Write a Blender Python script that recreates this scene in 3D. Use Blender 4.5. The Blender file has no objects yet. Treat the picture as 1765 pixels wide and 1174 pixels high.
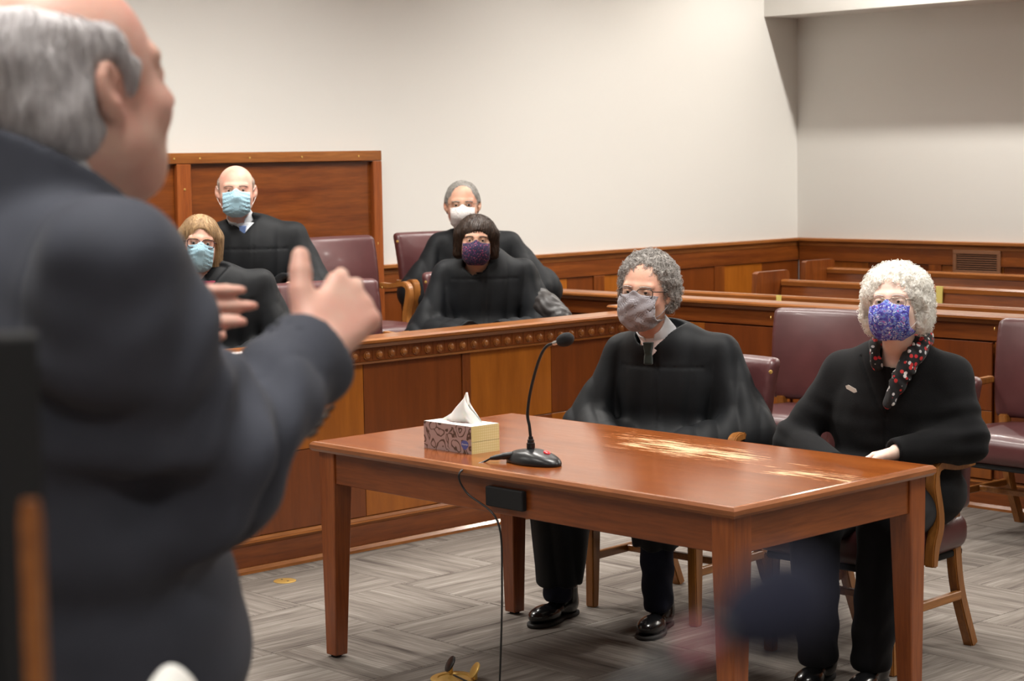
import bpy, bmesh, math, random
import numpy as np
from mathutils import Vector, Matrix
random.seed(7)
RNG = np.random.default_rng(11)
SC = bpy.context.scene
COL = SC.collection
PI = math.pi
R = math.radians

# ------------------------------------------------------------------ camera, world, lights, exposure
def v3(*a): return np.array(a, float)
CAMH = 1.67
_yaw, _pit, _rol = R(136.419), R(5.52), R(-0.909)
FW = v3(math.cos(_yaw)*math.cos(_pit), math.sin(_yaw)*math.cos(_pit), -math.sin(_pit))
RT0 = v3(math.sin(_yaw), -math.cos(_yaw), 0)
UP0 = np.cross(RT0, FW)
RT = math.cos(_rol)*RT0 + math.sin(_rol)*UP0
UP = -math.sin(_rol)*RT0 + math.cos(_rol)*UP0
cam_data = bpy.data.cameras.new('camera')
cam = bpy.data.objects.new('camera', cam_data)
COL.objects.link(cam)
cam.matrix_world = Matrix(((RT[0], UP[0], -FW[0], 0), (RT[1], UP[1], -FW[1], 0), (RT[2], UP[2], -FW[2], CAMH), (0, 0, 0, 1)))
cam_data.sensor_width = 36
cam_data.lens = 3300*36/1765
cam_data.clip_start = 0.05
cam_data.clip_end = 60
cam_data.dof.use_dof = True
cam_data.dof.focus_distance = 6.6
cam_data.dof.aperture_fstop = 6.0
SC.camera = cam

world = bpy.data.worlds.new('world')
SC.world = world
world.use_nodes = True
world.node_tree.nodes['Background'].inputs[0].default_value = (0.9, 0.95, 1.0, 1)
world.node_tree.nodes['Background'].inputs[1].default_value = 0.15
SC.view_settings.view_transform = 'Standard'
SC.view_settings.look = 'None'
SC.view_settings.gamma = 1
SC.view_settings.use_curve_mapping = False
SC.view_settings.exposure = 0.17

CEIL = 3.6
def area_light(name, x, y, z, sx, sy, power, col=(1, .965, .91)):
    l = bpy.data.lights.new(name, 'AREA'); l.shape = 'RECTANGLE'; l.size = sx; l.size_y = sy
    l.energy = power; l.color = col; l.spread = R(128)
    o = bpy.data.objects.new(name, l); COL.objects.link(o); o.location = (x, y, z)
    return o
def spot_light(name, x, y, z, power, ang=120, blend=.6, rad=.05, col=(1, .95, .88)):
    l = bpy.data.lights.new(name, 'SPOT'); l.energy = power; l.spot_size = R(ang); l.spot_blend = blend
    l.shadow_soft_size = rad; l.color = col
    o = bpy.data.objects.new(name, l); COL.objects.link(o); o.location = (x, y, z)
    return o
PANELS = [(-7.2, 1.4), (-7.2, 4.4), (-4.6, 2.0), (-3.9, 4.9), (-6.9, 6.1), (-2.0, 1.0), (-2.0, 4.2), (-1.6, 6.2), (0.6, -0.6), (0.6, 3.0), (-7.0, 8.2)]
for _x, _y in PANELS:
    area_light('ceiling_light_glow', _x, _y, CEIL-.09, 1.1, .55, {(-3.9, 4.9): 46, (-4.6, 2.0): 20, (-2.0, 1.0): 22, (-2.0, 4.2): 17, (0.6, 3.0): 22, (-7.0, 8.2): 30}.get((_x, _y), 33))
CANS = [-7.1, -5.7, -4.3, -2.9]
for _x in CANS:
    spot_light('downlight_glow', _x, 10.12, CEIL-.03, 135, 150, .5, .04)
JURYCANS = [(-6.25, 4.3), (-6.25, 6.2)]
for _x, _y in JURYCANS:
    spot_light('downlight_glow', _x, _y, CEIL-.03, 125, 140, .6, .05)

# ------------------------------------------------------------------ materials
MATS = {}
def mat(name, color=(.5, .5, .5), rough=.5, metal=0, spec=.5, coat=0, sheen=0, emit=None, estr=0, alpha=1, sss=0):
    m = bpy.data.materials.new(name); m.use_nodes = True
    b = m.node_tree.nodes['Principled BSDF']
    b.inputs['Base Color'].default_value = (*color, 1)
    b.inputs['Roughness'].default_value = rough
    b.inputs['Metallic'].default_value = metal
    b.inputs['Specular IOR Level'].default_value = spec
    b.inputs['Coat Weight'].default_value = coat
    b.inputs['Coat Roughness'].default_value = .12
    b.inputs['Sheen Weight'].default_value = sheen
    if sss:
        b.inputs['Subsurface Weight'].default_value = sss
        b.inputs['Subsurface Radius'].default_value = (.012, .005, .003)
        b.inputs['Subsurface Scale'].default_value = 1.0
    if emit:
        b.inputs['Emission Color'].default_value = (*emit, 1); b.inputs['Emission Strength'].default_value = estr
    b.inputs['Alpha'].default_value = alpha
    MATS[name] = m
    return m
def nd(m, t, **kw):
    n = m.node_tree.nodes.new(t)
    for k, v in kw.items(): setattr(n, k, v)
    return n
def lk(m, a, b): m.node_tree.links.new(a, b)
def ramp(m, stops):
    n = nd(m, 'ShaderNodeValToRGB'); cr = n.color_ramp
    while len(cr.elements) > 1: cr.elements.remove(cr.elements[-1])
    cr.elements[0].position = stops[0][0]; cr.elements[0].color = (*stops[0][1], 1)
    for p_, c_ in stops[1:]:
        e = cr.elements.new(p_); e.color = (*c_, 1)
    return n
def coords(m, scale=(1, 1, 1), rot=(0, 0, 0), rnd=False, kind='Object'):
    tc = nd(m, 'ShaderNodeTexCoord'); mp = nd(m, 'ShaderNodeMapping')
    mp.inputs['Scale'].default_value = scale; mp.inputs['Rotation'].default_value = rot
    lk(m, tc.outputs[kind], mp.inputs['Vector'])
    if rnd:
        oi = nd(m, 'ShaderNodeObjectInfo'); mu = nd(m, 'ShaderNodeMath', operation='MULTIPLY'); mu.inputs[1].default_value = 37
        lk(m, oi.outputs['Random'], mu.inputs[0]); cb = nd(m, 'ShaderNodeCombineXYZ')
        for i in range(3): lk(m, mu.outputs[0], cb.inputs[i])
        lk(m, cb.outputs[0], mp.inputs['Location'])
    return mp.outputs[0]
def noise(m, vec, scale, detail=4, rough=.5):
    n = nd(m, 'ShaderNodeTexNoise'); n.inputs['Scale'].default_value = scale
    n.inputs['Detail'].default_value = detail; n.inputs['Roughness'].default_value = rough
    lk(m, vec, n.inputs['Vector']); return n.outputs['Fac']
def bump(m, h, strength, dist=.002):
    n = nd(m, 'ShaderNodeBump'); n.inputs['Strength'].default_value = strength; n.inputs['Distance'].default_value = dist
    lk(m, h, n.inputs['Height']); lk(m, n.outputs[0], m.node_tree.nodes['Principled BSDF'].inputs['Normal'])
def wood(name, dark, light, axis='x', rough=.32, coat=.25, rot=(0, 0, 0), freq=22, rnd=True):
    m = mat(name, light, rough, coat=coat)
    s = {'x': (1.6, freq, freq), 'y': (freq, 1.6, freq), 'z': (freq, freq, 1.6)}[axis]
    v = coords(m, s, rot, rnd)
    f1 = noise(m, v, 1.0, 5, .6)
    r = ramp(m, [(.3, dark), (.5, tuple((a+b)/2 for a, b in zip(dark, light))), (.7, light)])
    lk(m, f1, r.inputs[0])
    v2 = coords(m, tuple(a*5 for a in s), rot, rnd); f2 = noise(m, v2, 1.0, 3, .6)
    mx = nd(m, 'ShaderNodeMix', data_type='RGBA', blend_type='MULTIPLY'); mx.inputs['Factor'].default_value = .35 if 'veneer' not in name else .15
    lk(m, r.outputs[0], mx.inputs['A']); r2 = ramp(m, [(.35, (.35, .3, .25)), (.6, (1, 1, 1))]); lk(m, f2, r2.inputs[0])
    lk(m, r2.outputs[0], mx.inputs['B'])
    lk(m, mx.outputs['Result'], m.node_tree.nodes['Principled BSDF'].inputs['Base Color'])
    bump(m, f2, .12, .001)
    return m
def fabric(name, col, rough=.85, sheen=.3, scale=900, b=.25, var=.25):
    m = mat(name, col, rough, sheen=sheen, spec=.25)
    v = coords(m); f = noise(m, v, scale, 2); bump(m, f, b, .0015)
    f2 = noise(m, v, 9, 3)
    r = ramp(m, [(.3, tuple(c*(1-var) for c in col)), (.7, tuple(c*(1+var) for c in col))]); lk(m, f2, r.inputs[0])
    lk(m, r.outputs[0], m.node_tree.nodes['Principled BSDF'].inputs['Base Color'])
    return m
def skin(name, col, red=(.62, .2, .15), amt=.5, rough=.5):
    m = mat(name, col, rough, sss=.25, spec=.4)
    v = coords(m); f = noise(m, v, 14, 3)
    r = ramp(m, [(.38, col), (.75, tuple(a*(1-amt)+b_*amt for a, b_ in zip(col, red)))]); lk(m, f, r.inputs[0])
    lk(m, r.outputs[0], m.node_tree.nodes['Principled BSDF'].inputs['Base Color'])
    f2 = noise(m, v, 260, 3); bump(m, f2, .18, .001)
    return m

WD, WL = (.135, .030, .005), (.26, .070, .011)      # cherry panelling, dark and light figure
wood('wood_x', WD, WL, 'x'); wood('wood_y', WD, WL, 'y'); wood('wood_z', WD, WL, 'z')
RD, RL = (.22, .066, .013), (.40, .145, .034)
wood('rail_x', RD, RL, 'x', .28); wood('rail_y', RD, RL, 'y', .28)
wood('veneer_a', (.30, .085, .007), (.41, .125, .012), 'z', rot=(R(28), 0, R(0)), freq=15)
wood('veneer_b', (.145, .034, .005), (.205, .050, .008), 'z', rot=(R(-28), 0, 0), freq=15)
wood('veneer_c', (.20, .055, .007), (.29, .082, .011), 'z', rot=(0, R(28), 0), freq=15)
wood('veneer_d', (.115, .026, .005), (.165, .038, .007), 'z', rot=(0, R(-28), 0), freq=15)
wood('chair_wood', (.25, .088, .016), (.44, .175, .038), 'z', .35)
wood('chair_wood_x', (.25, .088, .016), (.44, .175, .038), 'y', .35)
wood('table_leg', (.22, .050, .010), (.39, .105, .023), 'z', .3)
wood('table_rim_x', (.24, .07, .022), (.46, .17, .06), 'x', .25)
wood('table_rim_y', (.24, .07, .022), (.46, .17, .06), 'y', .25)
wood('apron_x', (.17, .040, .008), (.31, .080, .017), 'x', .32)
wood('apron_y', (.22, .055, .010), (.38, .105, .022), 'y', .32)
mat('wall_paint', (.72, .705, .67), .85, spec=.2)
_m = MATS['wall_paint']; _v = coords(_m, kind='Object'); bump(_m, noise(_m, _v, 260, 3), .25, .002)
mat('ceiling_paint', (.75, .74, .70), .9)
mat('brass', (.72, .46, .13), .35, metal=.55)
mat('black_plastic', (.012, .012, .013), .32)
mat('black_matte', (.008, .008, .009), .8)
mat('foam', (.015, .015, .017), .95)
mat('foam_navy', (.006, .007, .020), .95)
mat('chrome', (.6, .6, .6), .25, metal=1)
mat('red_light', (.8, .03, .03), .3, emit=(1, .05, .08), estr=.25)
mat('ring_red', (.35, .05, .09), .4)
mat('lamp_diffuser', (.9, .9, .88), .6, emit=(1, .97, .92), estr=3)
mat('vent_metal', (.20, .085, .04), .45)
mat('tape', (.72, .62, .17), .6)
mat('white_paper', (.85, .84, .80), .8)
mat('tissue', (.9, .89, .86), .9, sss=.3)
# burgundy vinyl
def vinyl():
    m = mat('vinyl', (.125, .040, .044), .38, coat=.10)
    v = coords(m); f = noise(m, v, 420, 3); bump(m, f, .2, .001)
    f2 = noise(m, v, 6, 3); r = ramp(m, [(.3, (.070, .020, .021)), (.7, (.100, .030, .031))]); lk(m, f2, r.inputs[0])
    lk(m, r.outputs[0], m.node_tree.nodes['Principled BSDF'].inputs['Base Color'])
vinyl()
# carpet: quarter-turned striped tiles
def carpet(name, axis):
    m = mat(name, (.2, .19, .17), .97, spec=.1)
    s1 = (2.2, 62, 1) if axis == 'x' else (62, 2.2, 1)
    s2 = (7, 260, 1) if axis == 'x' else (260, 7, 1)
    s3 = (1.2, 17, 1) if axis == 'x' else (17, 1.2, 1)
    f1 = noise(m, coords(m, s1, rnd=True), 1, 3, .7); f2 = noise(m, coords(m, s2, rnd=True), 1, 2, .6)
    f3 = noise(m, coords(m, s3, rnd=True), 1, 2, .5)
    a = nd(m, 'ShaderNodeMath', operation='ADD'); lk(m, f1, a.inputs[0]); lk(m, f2, a.inputs[1])
    a2 = nd(m, 'ShaderNodeMath', operation='ADD'); lk(m, a.outputs[0], a2.inputs[0]); lk(m, f3, a2.inputs[1])
    a3 = nd(m, 'ShaderNodeMath', operation='MULTIPLY'); a3.inputs[1].default_value = 1/3; lk(m, a2.outputs[0], a3.inputs[0])
    r = ramp(m, [(.34, (.062, .050, .044)), (.45, (.150, .128, .112)), (.54, (.205, .180, .158)), (.66, (.31, .285, .255))])
    lk(m, a3.outputs[0], r.inputs[0])
    lk(m, r.outputs[0], m.node_tree.nodes['Principled BSDF'].inputs['Base Color'])
    bump(m, f2, .5, .003)
carpet('carpet_x', 'x'); carpet('carpet_y', 'y')
# worn table top (object space: centre of the table)
def tabletop():
    m = mat('table_top', (.3, .1, .03), .2, coat=.15)
    B = m.node_tree.nodes['Principled BSDF']
    f = noise(m, coords(m, (1.3, 20, 20)), 1, 5, .6)
    r = ramp(m, [(.3, (.19, .046, .008)), (.7, (.31, .084, .015))]); lk(m, f, r.inputs[0])
    # streaky bare-wood wear, thickest before the two seats
    sf = noise(m, coords(m, (6, 105, 1)), 1, 4, .78)
    bf = noise(m, coords(m, (2.6, 5, 1)), 1, 3, .6)
    def mth(op, a, b):
        n = nd(m, 'ShaderNodeMath', operation=op)
        for i, q in enumerate((a, b)):
            if isinstance(q, (int, float)): n.inputs[i].default_value = q
            else: lk(m, q, n.inputs[i])
        return n.outputs[0]
    tc = nd(m, 'ShaderNodeTexCoord'); sx_ = nd(m, 'ShaderNodeSeparateXYZ'); lk(m, tc.outputs['Object'], sx_.inputs[0])
    dx = mth('SUBTRACT', sx_.outputs[0], .30); dy = mth('ADD', mth('SUBTRACT', sx_.outputs[1], .175), mth('MULTIPLY', dx, .14))
    g = mth('SUBTRACT', 1, mth('SQRT', mth('ADD', mth('POWER', mth('MULTIPLY', dx, .95), 2), mth('POWER', mth('MULTIPLY', dy, 3.9), 2)), 0))
    g = mth('MAXIMUM', g, 0)
    w = mth('ADD', mth('MULTIPLY', g, .30), mth('ADD', mth('MULTIPLY', sf, .9), mth('MULTIPLY', bf, .55)))
    mk_ = ramp(m, [(.485, (0, 0, 0)), (.53, (1, 1, 1))])
    w2 = mth('MULTIPLY', w, .5); lk(m, w2, mk_.inputs[0])
    mx = nd(m, 'ShaderNodeMix', data_type='RGBA'); lk(m, mk_.outputs[0], mx.inputs['Factor'])
    lk(m, r.outputs[0], mx.inputs['A']); mx.inputs['B'].default_value = (.74, .50, .27, 1)
    lk(m, mx.outputs['Result'], B.inputs['Base Color'])
    rr = mth('ADD', mth('MULTIPLY', mk_.outputs[0], .35), mth('ADD', .10, mth('MULTIPLY', sf, .2))); lk(m, rr, B.inputs['Roughness'])
tabletop()
fabric('robe', (.0060, .0070, .0086), .62, .01, 700, .15)
MATS['robe'].node_tree.nodes['Principled BSDF'].inputs['Specular IOR Level'].default_value = .22
fabric('knit', (.0050, .0050, .0058), .95, .03, 500, .6)
fabric('trousers', (.006, .006, .008), .85, .03)
fabric('navy_trousers', (.007, .009, .022), .85, .03)
fabric('suit', (.060, .065, .086), .75, .06, 800, .25, .12)
fabric('shirt', (.78, .80, .84), .8, .1)
fabric('shirt_pink', (.80, .62, .58), .8, .1)
fabric('mask_blue', (.45, .72, .86), .8, .05, 500, .2, .05)
fabric('mask_white', (.80, .77, .75), .85, .1, 500, .2, .04)
mat('silver', (.75, .73, .68), .4, metal=.4)
fabric('mask_grey', (.29, .27, .29), .8, .3, 400, .3, .15)
fabric('tie_blue', (.16, .25, .52), .6); fabric('tie_dark', (.02, .03, .025), .6); fabric('red_cloth', (.22, .02, .05), .8)
fabric('dark_cloth', (.012, .014, .03), .85)
skin('skin_a', (.66, .40, .29)); skin('skin_b', (.70, .43, .33)); skin('skin_c', (.84, .62, .52), amt=.3)
skin('skin_d', (.80, .50, .40), (.74, .26, .20), .6); skin('skin_e', (.60, .36, .25))
mat('eye_white', (.62, .58, .55), .25); mat('iris', (.03, .02, .015), .15)
mat('leather_shoe', (.010, .010, .011), .22, coat=.5); mat('shoe_sole', (.02, .019, .018), .7)
mat('leather', (.020, .016, .015), .48, coat=.05)
mat('frame_dark', (.03, .018, .014), .3); mat('frame_metal', (.35, .28, .22), .3, metal=1); mat('frame_red', (.05, .008, .012), .25)
mat('screen', (.02, .08, .5), .2, emit=(.03, .12, .8), estr=.8)
def lensm():
    m = bpy.data.materials.new('lens'); m.use_nodes = True; n = m.node_tree.nodes; n.clear()
    o = n.new('ShaderNodeOutputMaterial'); t = n.new('ShaderNodeBsdfTransparent'); g = n.new('ShaderNodeBsdfGlossy')
    g.inputs['Roughness'].default_value = .05; mx = n.new('ShaderNodeMixShader'); mx.inputs[0].default_value = .07
    t.inputs[0].default_value = (.93, .93, .93, 1)
    lk(m, t.outputs[0], mx.inputs[1]); lk(m, g.outputs[0], mx.inputs[2]); lk(m, mx.outputs[0], o.inputs[0]); MATS['lens'] = m
lensm()
def hairm(name, a, b_, rough=.55):
    m = mat(name, a, rough, spec=.4, sheen=.2); v = coords(m, (60, 60, 12)); f = noise(m, v, 2.5, 4)
    r = ramp(m, [(.3, a), (.7, b_)]); lk(m, f, r.inputs[0]); lk(m, r.outputs[0], m.node_tree.nodes['Principled BSDF'].inputs['Base Color'])
    bump(m, f, .5, .003)
hairm('hair_grey', (.19, .172, .16), (.50, .465, .43)); hairm('hair_white', (.88, .84, .76), (.96, .94, .89))
hairm('hair_blond', (.22, .12, .045), (.50, .32, .15)); hairm('hair_brown', (.014, .008, .005), (.050, .026, .015), .45)
MATS['hair_brown'].node_tree.nodes['Principled BSDF'].inputs['Sheen Weight'].default_value = 0
hairm('hair_salt', (.13, .12, .11), (.33, .31, .28)); hairm('hair_silver', (.62, .58, .59), (.86, .83, .84))
hairm('hair_thin', (.18, .12, .09), (.33, .25, .2))
# patterned cloths
def voro_mask(name, base, cols, scale, thr=.28, kind='F1'):
    m = mat(name, base, .8, sheen=.1); v = coords(m)
    vo = nd(m, 'ShaderNodeTexVoronoi'); vo.inputs['Scale'].default_value = scale; lk(m, v, vo.inputs['Vector'])
    wn = nd(m, 'ShaderNodeSeparateColor'); lk(m, vo.outputs['Color'], wn.inputs[0])
    r = ramp(m, [(i/len(cols), c) for i, c in enumerate(cols)]); r.color_ramp.interpolation = 'CONSTANT'; lk(m, wn.outputs[0], r.inputs[0])
    lt = ramp(m, [(thr, (1, 1, 1)), (thr+.06, (0, 0, 0))]); lk(m, vo.outputs['Distance'], lt.inputs[0])
    mx = nd(m, 'ShaderNodeMix', data_type='RGBA'); lk(m, lt.outputs[0], mx.inputs['Factor']); mx.inputs['A'].default_value = (*base, 1)
    lk(m, r.outputs[0], mx.inputs['B']); lk(m, mx.outputs['Result'], m.node_tree.nodes['Principled BSDF'].inputs['Base Color'])
    return m
voro_mask('scarf', (.008, .008, .010), [(.65, .02, .03), (.8, .8, .78), (.008, .008, .01), (.6, .03, .03), (.7, .68, .7), (.01, .01, .012)], 62, .40)
voro_mask('mask_dark', (.018, .012, .05), [(.40, .04, .10), (.22, .03, .16), (.35, .10, .16), (.02, .02, .09)], 130, .30)
def swirl():
    m = mat('mask_swirl', (.1, .1, .5), .8); v = coords(m)
    vo = nd(m, 'ShaderNodeTexVoronoi'); vo.inputs['Scale'].default_value = 88; lk(m, v, vo.inputs['Vector'])
    ring = ramp(m, [(0, (0, 0, 0)), (.26, (0, 0, 0)), (.32, (1, 1, 1)), (.42, (1, 1, 1)), (.48, (0, 0, 0))]); lk(m, vo.outputs['Distance'], ring.inputs[0])
    f = noise(m, v, 70, 2); base = ramp(m, [(.35, (.04, .03, .26)), (.5, (.10, .09, .50)), (.58, (.14, .28, .62)), (.68, (.40, .10, .48))]); lk(m, f, base.inputs[0])
    f2 = noise(m, v, 120, 1); rc = ramp(m, [(.4, (.30, .38, .75)), (.6, (.78, .78, .85))]); lk(m, f2, rc.inputs[0])
    gate = ramp(m, [(.42, (0, 0, 0)), (.5, (1, 1, 1))]); lk(m, noise(m, v, 95, 1), gate.inputs[0])
    mu = nd(m, 'ShaderNodeMath', operation='MULTIPLY'); lk(m, ring.outputs[0], mu.inputs[0]); lk(m, gate.outputs[0], mu.inputs[1])
    mx = nd(m, 'ShaderNodeMix', data_type='RGBA'); lk(m, mu.outputs[0], mx.inputs['Factor']); lk(m, base.outputs[0], mx.inputs['A']); lk(m, rc.outputs[0], mx.inputs['B'])
    lk(m, mx.outputs['Result'], m.node_tree.nodes['Principled BSDF'].inputs['Base Color'])
swirl()
def marble():
    m = mat('marbled_card', (.5, .4, .4), .45); v = coords(m, (1, 1, 1)); w = nd(m, 'ShaderNodeTexWave', wave_type='RINGS', rings_direction='SPHERICAL')
    vo = nd(m, 'ShaderNodeTexVoronoi'); vo.inputs['Scale'].default_value = 21; vo.inputs['Randomness'].default_value = .8
    nt = nd(m, 'ShaderNodeTexNoise'); nt.inputs['Scale'].default_value = 14; lk(m, v, nt.inputs['Vector']); vm = nd(m, 'ShaderNodeMix', data_type='RGBA', blend_type='ADD'); vm.inputs['Factor'].default_value = .09; lk(m, v, vm.inputs['A']); lk(m, nt.outputs['Color'], vm.inputs['B']); lk(m, vm.outputs['Result'], vo.inputs['Vector'])
    mu = nd(m, 'ShaderNodeMath', operation='MULTIPLY'); mu.inputs[1].default_value = 17; lk(m, vo.outputs['Distance'], mu.inputs[0])
    f = noise(m, v, 18, 2); ad = nd(m, 'ShaderNodeMath', operation='MULTIPLY_ADD'); lk(m, f, ad.inputs[0]); ad.inputs[1].default_value = 14; lk(m, mu.outputs[0], ad.inputs[2])
    s = nd(m, 'ShaderNodeMath', operation='SINE'); lk(m, ad.outputs[0], s.inputs[0])
    r = ramp(m, [(.0, (.47, .33, .31)), (.55, (.42, .28, .26)), (.8, (.13, .075, .05)), (1, (.11, .06, .045))]); lk(m, s.outputs[0], r.inputs[0])
    m.node_tree.nodes.remove(w); lk(m, r.outputs[0], m.node_tree.nodes['Principled BSDF'].inputs['Base Color'])
marble()
def yellowcard():
    m = mat('yellow_card', (.72, .62, .22), .5); v = coords(m)
    vo = nd(m, 'ShaderNodeTexVoronoi'); vo.inputs['Scale'].default_value = 120; vo.inputs['Randomness'].default_value = 0; lk(m, v, vo.inputs['Vector'])
    r = ramp(m, [(.3, (.86, .78, .44)), (.5, (.76, .67, .30))]); lk(m, vo.outputs['Distance'], r.inputs[0]); lk(m, r.outputs[0], m.node_tree.nodes['Principled BSDF'].inputs['Base Color'])
yellowcard()
mat('badge_blue', (.10, .13, .42), .4)

# ------------------------------------------------------------------ mesh helpers
def mk(name, verts, faces, material, parent=None, smooth=True, origin=None):
    """link one mesh; verts are world coordinates; stored relative to the parent's location (or origin)"""
    base = np.array(parent['_o'] if parent is not None else (origin if origin is not None else (0, 0, 0)), float)
    me = bpy.data.meshes.new(name)
    V = np.asarray(verts, float) - base
    me.from_pydata(V.tolist(), [], faces if isinstance(faces, list) else np.asarray(faces).tolist())
    me.materials.append(MATS[material] if isinstance(material, str) else material)
    if smooth: me.polygons.foreach_set('use_smooth', [True]*len(me.polygons))
    me.update()
    o = bpy.data.objects.new(name, me); COL.objects.link(o)
    if parent is not None: o.parent = parent
    else: o.location = base
    o['_o'] = tuple(base)
    return o
def smooth_angle(o, ang=35):
    me = o.data
    bm = bmesh.new(); bm.from_mesh(me)
    for e in bm.edges:
        e.smooth = not (len(e.link_faces) == 2 and e.calc_face_angle(0) > R(ang))
    for f in bm.faces: f.smooth = True
    bm.to_mesh(me); bm.free(); return o
def thing(name, loc, label, cat, group=None):
    o = bpy.data.objects.new(name, None); COL.objects.link(o); o.location = loc; o.empty_display_size = .1
    o['_o'] = tuple(float(a) for a in loc); o['label'] = label; o['category'] = cat
    if group: o['group'] = group
    return o
def tag(o, label, cat, group=None):
    o['label'] = label; o['category'] = cat
    if group: o['group'] = group
    return o
def struct(o): o['kind'] = 'structure'; return o
_BX = {}
def boxdata(bev):
    return None
def box(name, lo, hi, material, parent=None, bev=.004, origin=None, seg=1, rot=None, piv=None):
    lo = np.minimum(lo, hi).astype(float) if not isinstance(lo, tuple) else np.minimum(np.array(lo, float), np.array(hi, float)); hi = np.maximum(np.array(hi, float), lo)
    c = (lo+hi)/2; s = hi-lo
    bm = bmesh.new(); bmesh.ops.create_cube(bm, size=1)
    for v in bm.verts: v.co = Vector((v.co.x*s[0], v.co.y*s[1], v.co.z*s[2]))
    b = min(bev, min(s)*.45)
    if b > 0: bmesh.ops.bevel(bm, geom=bm.edges[:], offset=b, segments=seg, profile=.5, affect='EDGES')
    V = np.array([v.co[:] for v in bm.verts])+c; F = [[v.index for v in f.verts] for f in bm.faces]
    bm.free()
    if rot is not None:
        Mr = rotz(rot); pv = np.array(piv if piv is not None else c); V = (V-pv)@Mr.T+pv
    o = mk(name, V, F, material, parent, False, origin)
    if seg > 1: smooth_angle(o, 40)
    return o
def rotz(a): c, s = math.cos(a), math.sin(a); return np.array([[c, -s, 0], [s, c, 0], [0, 0, 1.]])
def rotx(a): c, s = math.cos(a), math.sin(a); return np.array([[1, 0, 0], [0, c, -s], [0, s, c.real]])
def roty(a): c, s = math.cos(a), math.sin(a); return np.array([[c, 0, s], [0, 1, 0], [-s, 0, c]])
def crom(pts, n=8):
    P = [np.array(q, float) for q in pts]; P = [2*P[0]-P[1]]+P+[2*P[-1]-P[-2]]; out = []
    for i in range(1, len(P)-2):
        a, b, c, d = P[i-1:i+3]
        for k in range(n):
            t = k/n; out.append(.5*((2*b)+(-a+c)*t+(2*a-5*b+4*c-d)*t*t+(-a+3*b-3*c+d)*t**3))
    out.append(P[-2]); return np.array(out)
def tubegeo(P, rad, n=8, closed=False, sq=None):
    P = np.asarray(P, float); m = len(P); rad = np.broadcast_to(np.asarray(rad, float), (m,)) if np.ndim(rad) < 2 else rad
    T = np.gradient(P, axis=0) if not closed else np.roll(P, -1, 0)-np.roll(P, 1, 0)
    T /= np.linalg.norm(T, axis=1)[:, None]+1e-12
    N = np.zeros_like(T); a = np.array([0, 0, 1.]) if abs(T[0, 2]) < .9 else np.array([1., 0, 0])
    nrm = np.cross(T[0], a); nrm /= np.linalg.norm(nrm)
    V = []; F = []
    for i in range(m):
        nrm = nrm-T[i]*(nrm@T[i]); nrm /= np.linalg.norm(nrm)+1e-12; bn = np.cross(T[i], nrm)
        for k in range(n):
            an = 2*PI*k/n; V.append(P[i]+rad[i]*(math.cos(an)*nrm+math.sin(an)*bn))
    for i in range(m if closed else m-1):
        for k in range(n):
            F.append([i*n+k, i*n+(k+1) % n, ((i+1) % m)*n+(k+1) % n, ((i+1) % m)*n+k])
    if not closed: F.append(list(range(n))[::-1]); F.append([(m-1)*n+k for k in range(n)])
    return np.array(V), F
def tube(name, pts, rad, material, parent=None, n=8, closed=False, origin=None):
    V, F = tubegeo(pts, rad, n, closed); return mk(name, V, F, material, parent, True, origin)
def lathe(name, prof, c, material, parent=None, n=24, axis=None, origin=None):
    V = []; F = []
    for r_, z in prof:
        for k in range(n): V.append((r_*math.cos(2*PI*k/n), r_*math.sin(2*PI*k/n), z))
    for i in range(len(prof)-1):
        for k in range(n): F.append([i*n+k, i*n+(k+1) % n, (i+1)*n+(k+1) % n, (i+1)*n+k])
    F.append(list(range(n))[::-1]); F.append([(len(prof)-1)*n+k for k in range(n)])
    V = np.array(V)
    if axis is not None:
        q = Vector((0, 0, 1)).rotation_difference(Vector(axis)).to_matrix(); V = V@np.array(q).T
    o = mk(name, V+np.array(c), F, material, parent, True, origin); return smooth_angle(o, 40)
def sweep(name, path, prof, material, parent=None, axis='y', origin=None):
    """moulding: profile [(out, z)] swept along a straight run. axis y: out=+x ; axis x: out=-y"""
    a, b, off = path; V = []; n = len(prof)
    for t in (a, b):
        for u, z in prof: V.append((off+u, t, z) if axis == 'y' else (t, off-u, z))
    F = [[k, (k+1) % n, n+(k+1) % n, n+k] for k in range(n)]+[list(range(n))[::-1], list(range(n, 2*n))]
    o = mk(name, V, F, material, parent, False, origin)
    bm = bmesh.new(); bm.from_mesh(o.data); bmesh.ops.recalc_face_normals(bm, faces=bm.faces); bm.to_mesh(o.data); bm.free()
    return o
def dup(root, loc, rz=None, label=None):
    r_ = root.copy(); COL.objects.link(r_); r_.location = loc; r_['_o'] = tuple(loc)
    if rz is not None: r_.rotation_euler = (0, 0, rz)
    if label: r_['label'] = label
    for ch in list(root.children):
        c = ch.copy(); COL.objects.link(c); c.parent = r_
        for g in ch.children:
            d = g.copy(); COL.objects.link(d); d.parent = c
    return r_

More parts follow.
